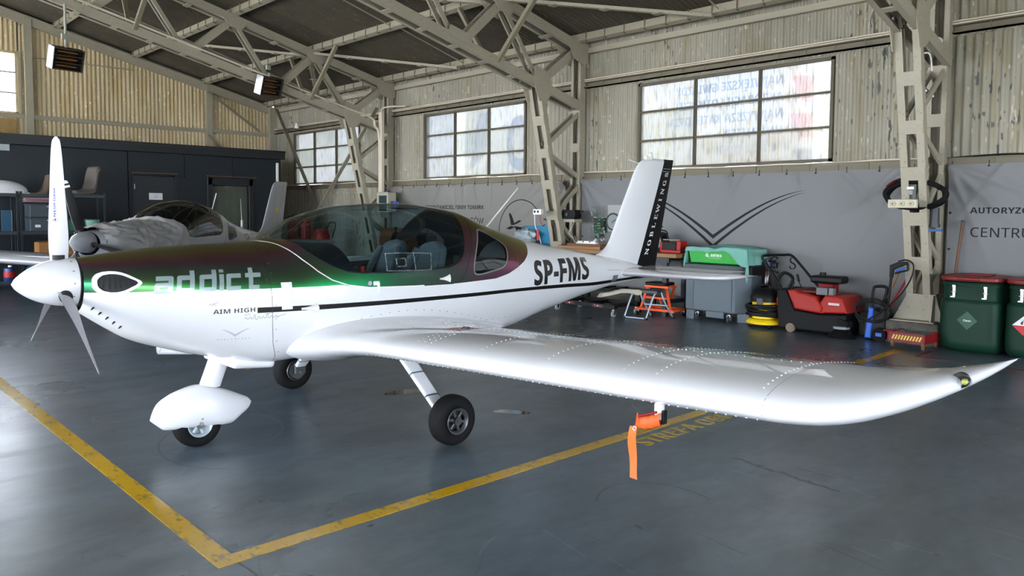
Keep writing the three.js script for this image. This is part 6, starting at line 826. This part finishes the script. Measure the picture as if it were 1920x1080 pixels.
  const sb = part(o, 'side_brush', [lathe([[0.02, 0.13], [0.08, 0.11], [0.18, 0.005], [0.16, 0.003], [0.05, 0.08], [0.02, 0.1]], 36).translate(0.86, 0, 0.26)], M.black); part(sb, 'brush_hub', cyl(0.1, 0.03, 0.86, 0.13, 0.26, 'y', 24), M.grey); part(sb, 'brush_arm', [beam([0.66, 0.26, 0.2], [0.98, 0.18, 0.3], 0.1, 0.07), cyl(0.04, 0.1, 0.86, 0.18, 0.26)], bk); part(o, 'maker_badge', box(0.14, 0.03, 0.004, 0.76, 0.42, 0.282), std('#c9b9b4', 0.5)); part(o, 'skirt_plate', box(0.06, 0.03, 0.006, 0.84, 0.08, 0.302), std('#b89c7e', 0.6));
  o = thing('kerb_stone', 'broken concrete block on the floor behind the sweeper', 'block', [-3.98, 0, -10.28]); part(o, 'stone', new RoundedBoxGeometry(0.24, 0.3, 0.2, 3, 0.03).rotateY(0.3).translate(0, 0.15, 0), M.plinth); part(o, 'chipped_edge', new RoundedBoxGeometry(0.1, 0.2, 0.16, 2, 0.03).rotateZ(0.12).translate(0.16, 0.1, 0.02), M.plinth);
  // pressure washer
  o = thing('pressure_washer', 'blue and black upright pressure washer with looped hose', 'pressure washer', [-3.74, 0, -9.95]); part(o, 'body', ext([[-0.06, 0.05], [0.1, 0.05], [0.11, 0.36], [0.07, 0.52], [0.04, 0.36], [-0.03, 0.4], [-0.06, 0.3]], 0.2, 0.02).translate(0, 0, -0.12), M.black); part(o, 'blue_shell', ext([[-0.14, 0.02], [-0.05, 0.02], [-0.03, 0.4], [-0.09, 0.42]], 0.2, 0.02).translate(0, 0, -0.1), M.blue); part(o, 'push_handle', tube([[-0.06, 0.38, 0.07], [-0.05, 0.62, 0.07], [-0.03, 0.67, 0.04], [0.08, 0.67, 0.02], [0.09, 0.6, 0.02], [0.04, 0.4, 0.04]], 0.019, 50), M.black); for (const s of [-1, 1]) { const w = part(o, 'wheel', cyl(0.085, 0.05, 0.06, 0.085, s * 0.12, 'z', 26), M.rubber); part(w, 'wheel_cap', box(0.075, 0.045, 0.01, 0.06, 0.085, s * 0.147, 0.003).rotateZ(0), M.blue); }
  const loops = []; for (let i = 0; i <= 40; i++) { const a = i * 0.42; loops.push([-0.04 + 0.2 * Math.cos(a), 0.4 + 0.13 * Math.sin(a) - 0.0016 * i, 0.13 + 0.01 * Math.sin(i)]); } part(o, 'hose', tube([...loops, [0.2, 0.5, 0.1], [0.36, 0.75, 0.06], [0.4, 0.95, 0.04], [0.32, 1.02, 0.03], [0.22, 1.0, 0.03]], 0.009, 260, 7), M.black);
  const gun = part(o, 'spray_gun', [ext([[0.13, 0.8], [0.17, 0.8], [0.18, 0.9], [0.33, 0.97], [0.33, 1.0], [0.22, 0.99], [0.13, 0.95]], 0.045, 0.01).translate(0, 0, 0.02), rod([0.33, 0.98, 0.04], [0.34, 0.9, 0.04], 0.012), rod([0.34, 0.9, 0.04], [0.19, 0.85, 0.04], 0.011), rod([0.15, 0.82, 0.04], [0.12, 0.45, 0.04], 0.016), rod([0.12, 0.45, 0.04], [0.1, 0.3, 0.04], 0.022)], M.black); part(gun, 'trigger', rod([0.2, 0.88, 0.045], [0.31, 0.93, 0.045], 0.012), M.blue);
  o = thing('broom', 'wooden broom handle with a yellow top leaning behind the pressure washer', 'broom', [-3.8, 0, -10.3]); part(o, 'stick', rod([0.0, 0.28, 0.2], [0.26, 1.18, -0.1], 0.014), M.wood); part(o, 'yellow_cap', rod([0.245, 1.13, -0.085], [0.275, 1.27, -0.13], 0.02, 10, 0.008), M.yellow); part(o, 'brush_head', box(0.3, 0.24, 0.08, 0.0, 0.14, 0.22, 0.02), M.brown);
  o = thing('squeegee', 'red pole with a black foot leaning on the right frame leg', 'pole', [-3.7, 0, -10.2]); part(o, 'pole', rod([0.0, 0.34, 0.1], [0.2, 0.85, -0.1], 0.014), M.red); part(o, 'black_foot', [rod([0.0, 0.34, 0.1], [-0.03, 0.24, 0.13], 0.02), box(0.3, 0.24, 0.03, -0.05, 0.12, 0.14, 0.01)], M.black);
  o = thing('hose_coil', 'thick black hose coil with a red bracket on the right frame leg', 'hose', [-3.36, 1.78, -9.82]); const hp = []; for (let i = 0; i <= 44; i++) { const a = i / 44 * 12.6 + 0.5; hp.push([0.33 * Math.cos(a) * (1 + 0.05 * Math.sin(i)), 0.03 + 0.16 * Math.sin(a), -0.06 - 0.1 * (i / 44)]); } part(o, 'hose_loop', tube(hp, 0.03, 300, 10), M.rubber); part(o, 'red_bracket', gridGeo(20, 4, (i, j) => { const a = 1.2 + i * 1.5; return [0.33 * Math.cos(a), 0.05 + 0.2 * Math.sin(a), -0.2 + 0.22 * j]; }), std('#a5262a', 0.6, { side: THREE.DoubleSide })); part(o, 'nozzle', [cyl(0.05, 0.2, 0.2, -0.22, -0.2), cyl(0.06, 0.04, 0.2, -0.34, -0.2)], M.darkGrey); part(o, 'blue_collar', box(0.14, 0.03, 0.1, 0.22, -0.39, -0.2), std('#31598f', 0.6));
  o = thing('socket_rail', 'cream triple socket rail on the right frame leg', 'socket', [-3.36, 1.7, -9.54]); part(o, 'rail', box(0.32, 0.1, 0.06, 0, 0, 0, 0.01), std('#c9c4aa', 0.5)); for (const k of [-0.1, 0, 0.1]) { const s = part(o, 'outlet', cyl(0.034, 0.014, k, 0, 0.033, 'z', 18), std('#b5b096', 0.5)); part(s, 'outlet_pin', cyl(0.008, 0.008, k, 0, 0.042, 'z', 8), M.brown); }
  o = thing('notice_sticker', 'small white notice stuck on the right frame leg', 'sticker', [-3.26, 1.86, -9.475]); part(o, 'paper', [box(0.075, 0.03, 0.004, 0, 0.02, 0)], M.white); part(o, 'print', box(0.05, 0.05, 0.003, 0, -0.03, 0), M.grey);
  o = thing('outlet_lamp', 'small white lamp bracket under the brace of the right frame', 'lamp', [-3.4, 3.25, -10.0]); part(o, 'tube_light', [rod([-0.1, 0.0, 0.1], [0.12, -0.25, -0.15], 0.03)], M.alu); part(o, 'camera_dome', new THREE.SphereGeometry(0.06, 16, 12).translate(0.12, 0.42, -0.25), M.white); part(o, 'holder', tube([[0, 0.25, 0], [0.1, 0.25, -0.05], [0.12, 0.05, -0.1]], 0.01, 20), M.white);
  // dust tray
  o = thing('dust_tray', 'low red tray trolley with yellow hazard stripes on its front', 'trolley', [-3.24, 0, -9.72], -0.1); part(o, 'tray_front', box(0.42, 0.11, 0.012, 0, 0.13, 0.2), std('#ffffff', 0.5, { map: canvasTex(512, 128, (g, w, h) => { g.fillStyle = '#7c1418'; g.fillRect(0, 0, w, h); g.fillStyle = '#d7c04a'; for (let i = 0; i < 10; i++) { g.beginPath(); g.moveTo(48 + i * 42, 98); g.lineTo(72 + i * 42, 98); g.lineTo(100 + i * 42, 34); g.lineTo(76 + i * 42, 34); g.fill(); } }) })); part(o, 'tray_side', [box(0.012, 0.11, 0.42, -0.21, 0.13, 0), box(0.012, 0.11, 0.42, 0.21, 0.13, 0), box(0.42, 0.11, 0.012, 0, 0.13, -0.2)], M.darkRed); part(o, 'tray_bottom', box(0.41, 0.01, 0.4, 0, 0.09, 0), M.alu); part(o, 'lining', gridGeo(20, 20, (i, j) => [(i - 0.5) * 0.4, 0.1 + 0.08 * Math.max(Math.abs(i - 0.5), Math.abs(j - 0.5)) ** 2 * 3 + 0.02 * noise(i * 6, j * 6, 9, 9, 4), (j - 0.5) * 0.38]), std('#8d9294', 0.4, { metalness: 0.4 })); part(o, 'pull_tab', box(0.12, 0.014, 0.05, -0.2, 0.19, 0.2), M.darkRed); for (const [x, z] of [[-0.17, 0.17], [0.18, 0.17], [-0.17, -0.17], [0.18, -0.17]]) part(o, 'caster', [cyl(0.025, 0.02, x, 0.025, z, 'x', 14), box(0.03, 0.04, 0.03, x, 0.06, z)], M.brown);
  // drums
  const gr = std('#0a3122', 0.5, { specularIntensity: 0.5 }), lidM = std('#7e1a1e', 0.45);
  const drum = (label, x, sticker) => {
    const q = thing('storage_drum', label, 'drum', [x, 0, -10.09]), sec = (w, k) => { const p = []; for (let i = 0; i < 40; i++) { const a = i / 40 * 6.2832, c = Math.cos(a), s = Math.sin(a); p.push([w * Math.sign(c) * Math.abs(c) ** k, w * Math.sign(s) * Math.abs(s) ** k]); } return p; };
    const prof = [[0.2, 0], [0.28, 0.01], [0.315, 0.05], [0.325, 0.12], [0.325, 0.55], [0.315, 0.585], [0.3, 0.6], [0.297, 0.615], [0.3, 0.75], [0.31, 0.76], [0.31, 0.775], [0.3, 0.785], [0.3, 0.82], [0.05, 0.82]];
    part(q, 'drum_body', outward(gridGeo(72, prof.length - 1, (i, j) => { const [w, y] = prof[Math.round(j * (prof.length - 1))], a = i * 6.2832, c = Math.cos(a), s = Math.sin(a), k = 0.42; return [w * Math.sign(c) * Math.abs(c) ** k, y, w * Math.sign(s) * Math.abs(s) ** k]; }, true), (a, b) => [0, b, 0]), gr);
    const lid = part(q, 'lid', ext(sec(0.335, 0.5), 0.055, 0.018, 3).rotateX(-Math.PI / 2).translate(0, 0.815, 0), lidM); part(lid, 'lid_grip', [box(0.24, 0.03, 0.06, 0, 0.845, 0.31, 0.012), box(0.26, 0.02, 0.2, 0.02, 0.88, -0.04, 0.01)], lidM);
    for (const k of [-0.15, 0.17]) { const c = part(q, 'latch', [box(0.03, 0.14, 0.012, k, 0.7, 0.31, 0.004), box(0.045, 0.012, 0.03, k - 0.01, 0.632, 0.31), box(0.036, 0.03, 0.02, k, 0.755, 0.315, 0.004)], M.chrome); part(c, 'latch_pin', cyl(0.006, 0.05, k, 0.69, 0.318, 'x', 8), M.chrome); }
    part(q, 'diamond_label', box(0.15, 0.15, 0.003, 0, 0, 0).rotateZ(Math.PI / 4).translate(sticker.x, 0.37, 0.3265), std('#ffffff', 0.45, { map: canvasTex(128, 128, (g) => { g.translate(64, 64); g.rotate(Math.PI / 4); sticker.draw(g); }) }));
    return q;
  };
  drum('left green storage drum with a red lid and a green Clean label', -2.7, { x: 0.0, draw: (g) => { g.fillStyle = '#0d4a33'; g.fillRect(-100, -100, 200, 200); g.strokeStyle = '#06251a'; g.lineWidth = 3; g.strokeRect(-100, -100, 200, 200); g.fillStyle = '#dfe9e4'; g.font = 'bold 26px sans-serif'; g.textAlign = 'center'; g.fillText('Clean', 0, 10); } });
  drum('right green storage drum at the picture edge, with a red and white flame label', -2.03, { x: -0.12, draw: (g) => { g.fillStyle = '#c21f28'; g.fillRect(-100, -100, 200, 200); g.fillStyle = '#eceef0'; g.fillRect(-100, -100, 200, 100); g.fillStyle = '#1c1c1e'; g.beginPath(); g.moveTo(0, -60); g.bezierCurveTo(34, -30, 28, -8, 8, -8); g.bezierCurveTo(16, -24, 4, -30, 0, -60); g.moveTo(0, -50); g.bezierCurveTo(-34, -26, -28, -8, -4, -8); g.fill(); } });
  o = thing('wooden_pole', 'brown wooden pole leaning on the banner behind the left drum', 'pole', [-3.02, 0, -10.35]); part(o, 'shaft', rod([-0.04, 0.0, 0.1], [0.03, 1.5, -0.13], 0.016, 10), M.brown); part(o, 'ferrule', rod([0.03, 1.49, -0.13], [0.0315, 1.51, -0.132], 0.018, 10), M.darkGrey);
  o = thing('floor_cable', 'black cable lying along the concrete plinth behind the pressure washer', 'cable', [-4.0, 0.22, WZ + 0.3]); part(o, 'cable', tube([[-0.4, 0.02, 0], [-0.1, 0.0, 0.02], [0.25, 0.01, 0], [0.5, -0.02, 0.04], [0.62, 0.06, 0.02], [0.72, 0.3, -0.02], [0.78, 0.36, -0.04]], 0.01, 60), M.black); part(o, 'cable_clip', box(0.03, 0.03, 0.02, 0.1, 0.01, 0), M.black);
  // covers and small things about the white aircraft
  o = thing('pitot_cover', 'orange cover with a long hanging streamer under the near wing', 'pitot cover', [-1.94, 0, -2.72]); part(o, 'mast', box(0.04, 0.07, 0.03, 0.02, 0.705, 0, 0.008), M.white); part(o, 'mast_foot', box(0.012, 0.06, 0.028, 0.046, 0.685, 0, 0.003), M.black);
  part(o, 'sleeve', outward(gridGeo(24, 20, (i, j) => { const a = i * 6.2832, c = j < 0.8 ? [0.045 - 0.125 * j / 0.8, 0.68 - 0.026 * j / 0.8 - 0.014 * Math.sin(j * 3), 0.02] : [-0.08 - 0.012 * (j - 0.8) * 5, 0.654 - 0.05 * (j - 0.8) * 5, 0.02]; const r = 0.028 * (j < 0.8 ? 1 : 1 - (j - 0.8) * 3.2) * (1 + 0.08 * Math.sin(j * 26)); return [c[0] + (j > 0.75 ? r * 0.7 * Math.cos(a) : 0), c[1] + r * Math.sin(a) * (j > 0.9 ? 0.4 : 1), c[2] + 0.6 * r * Math.cos(a)]; }, true), (x, y, z) => [clamp(x, -0.11, 0.03), 0.655, 0.02]), M.orange); part(o, 'red_strap', rod([-0.06, 0.675, 0.035], [0.02, 0.705, 0.02], 0.006, 6), M.darkRed);
  part(o, 'streamer', gridGeo(4, 30, (i, j) => [-0.1 + (i - 0.5) * 0.042 - 0.008 * Math.sin(j * 4), 0.618 - 0.232 * j, 0.02 + 0.006 * Math.sin(j * 7 + i)]), std('#f5661c', 0.6, { side: THREE.DoubleSide })); part(o, 'eyelet', new THREE.TorusGeometry(0.009, 0.003, 8, 16).translate(-0.092, 0.612, 0.024), M.chrome);
  const puddle = (label, x, z, rx, rz, turn, sd) => { const q = thing('puddle', label, 'puddle', [x, 0.0012, z], turn); part(q, 'water_film', new THREE.ShapeGeometry(new THREE.Shape([...Array(40)].map((_, i) => { const a = i / 40 * 6.2832, k = 0.75 + 0.5 * noise(i / 40 * 7, sd, 7, 99, sd); return new THREE.Vector2(rx * k * Math.cos(a), rz * k * Math.sin(a)); })), 12).rotateX(-Math.PI / 2), new THREE.MeshPhysicalMaterial({ color: '#2b3032', roughness: 0.015, specularIntensity: 1 })); return q; };
  puddle('small water puddle on the floor to the right of the near main wheel', -4.28, -4.09, 0.17, 0.06, 0.65, 4); puddle('small dark puddle on the floor left of the near gear leg', -5.38, -3.88, 0.19, 0.09, 1.2, 9);
}
// meshes that hold separate pieces become one part per piece
function splitPieces(m) {
  const g = m.geometry.index ? m.geometry.toNonIndexed() : m.geometry, p = g.attributes.position, n = p.count, id = new Int32Array(n), key = new Map();
  if (n > 60000) return;
  for (let i = 0; i < n; i++) { const k = Math.round(p.getX(i) * 2e4) + '_' + Math.round(p.getY(i) * 2e4) + '_' + Math.round(p.getZ(i) * 2e4); if (!key.has(k)) key.set(k, key.size); id[i] = key.get(k); }
  const par = [...Array(key.size).keys()], find = (a) => { while (par[a] !== a) a = par[a] = par[par[a]]; return a; };
  for (let i = 0; i < n; i += 3) { par[find(id[i])] = find(id[i + 1]); par[find(id[i + 1])] = find(id[i + 2]); }
  const roots = new Map(), box3 = []; for (let i = 0; i < n; i++) { const r = find(id[i]); if (!roots.has(r)) { roots.set(r, box3.length); box3.push(new THREE.Box3()); } box3[roots.get(r)].expandByPoint(V(p.getX(i), p.getY(i), p.getZ(i))); }
  const k = box3.length; if (k < 2 || k > 200) return;
  const cl = [...Array(k).keys()], fc = (a) => { while (cl[a] !== a) a = cl[a]; return a; }, size = box3.map((b) => { const s = b.getSize(V(0, 0, 0)); return Math.max(s.x, s.y, s.z); });
  for (let a = 0; a < k; a++) for (let b = a + 1; b < k; b++) { const A = box3[a], B = box3[b], d = ['x', 'y', 'z'].map((c) => Math.max(0, A.min[c] - B.max[c], B.min[c] - A.max[c])); if (Math.hypot(...d) <= Math.max(0.02, 0.5 * Math.max(size[a], size[b]))) cl[fc(a)] = fc(b); }
  const groups = new Map(); for (let i = 0; i < n; i += 3) { const c = fc(roots.get(find(id[i]))); if (!groups.has(c)) groups.set(c, []); groups.get(c).push(i, i + 1, i + 2); }
  if (groups.size < 2 || groups.size > 60) return;
  const base = m.name.replace(/_\d{3}$/, ''); let first = true;
  for (const list of groups.values()) {
    const h = new THREE.BufferGeometry(); for (const [nm, w] of [['position', 3], ['normal', 3], ['uv', 2]]) { const a = g.attributes[nm]; if (!a) continue; const o = new Float32Array(list.length * w); list.forEach((i, q) => { for (let c = 0; c < w; c++) o[q * w + c] = a.array[i * w + c]; }); h.setAttribute(nm, new THREE.BufferAttribute(o, w)); }
    if (first) { m.geometry = h; first = false; } else { const q = part(m.parent, base, h, m.material); q.position.copy(m.position); q.rotation.copy(m.rotation); if (m.userData.label) q.userData.label = m.userData.label; }
  }
}
{ const all = []; scene.traverse((m) => { if (m.isMesh && m.userData.kind !== 'stuff' && !/pane|cladding|roof_sheet|lettering|print/.test(m.name)) all.push(m); }); all.forEach(splitPieces); }
renderer.render(scene, camera);
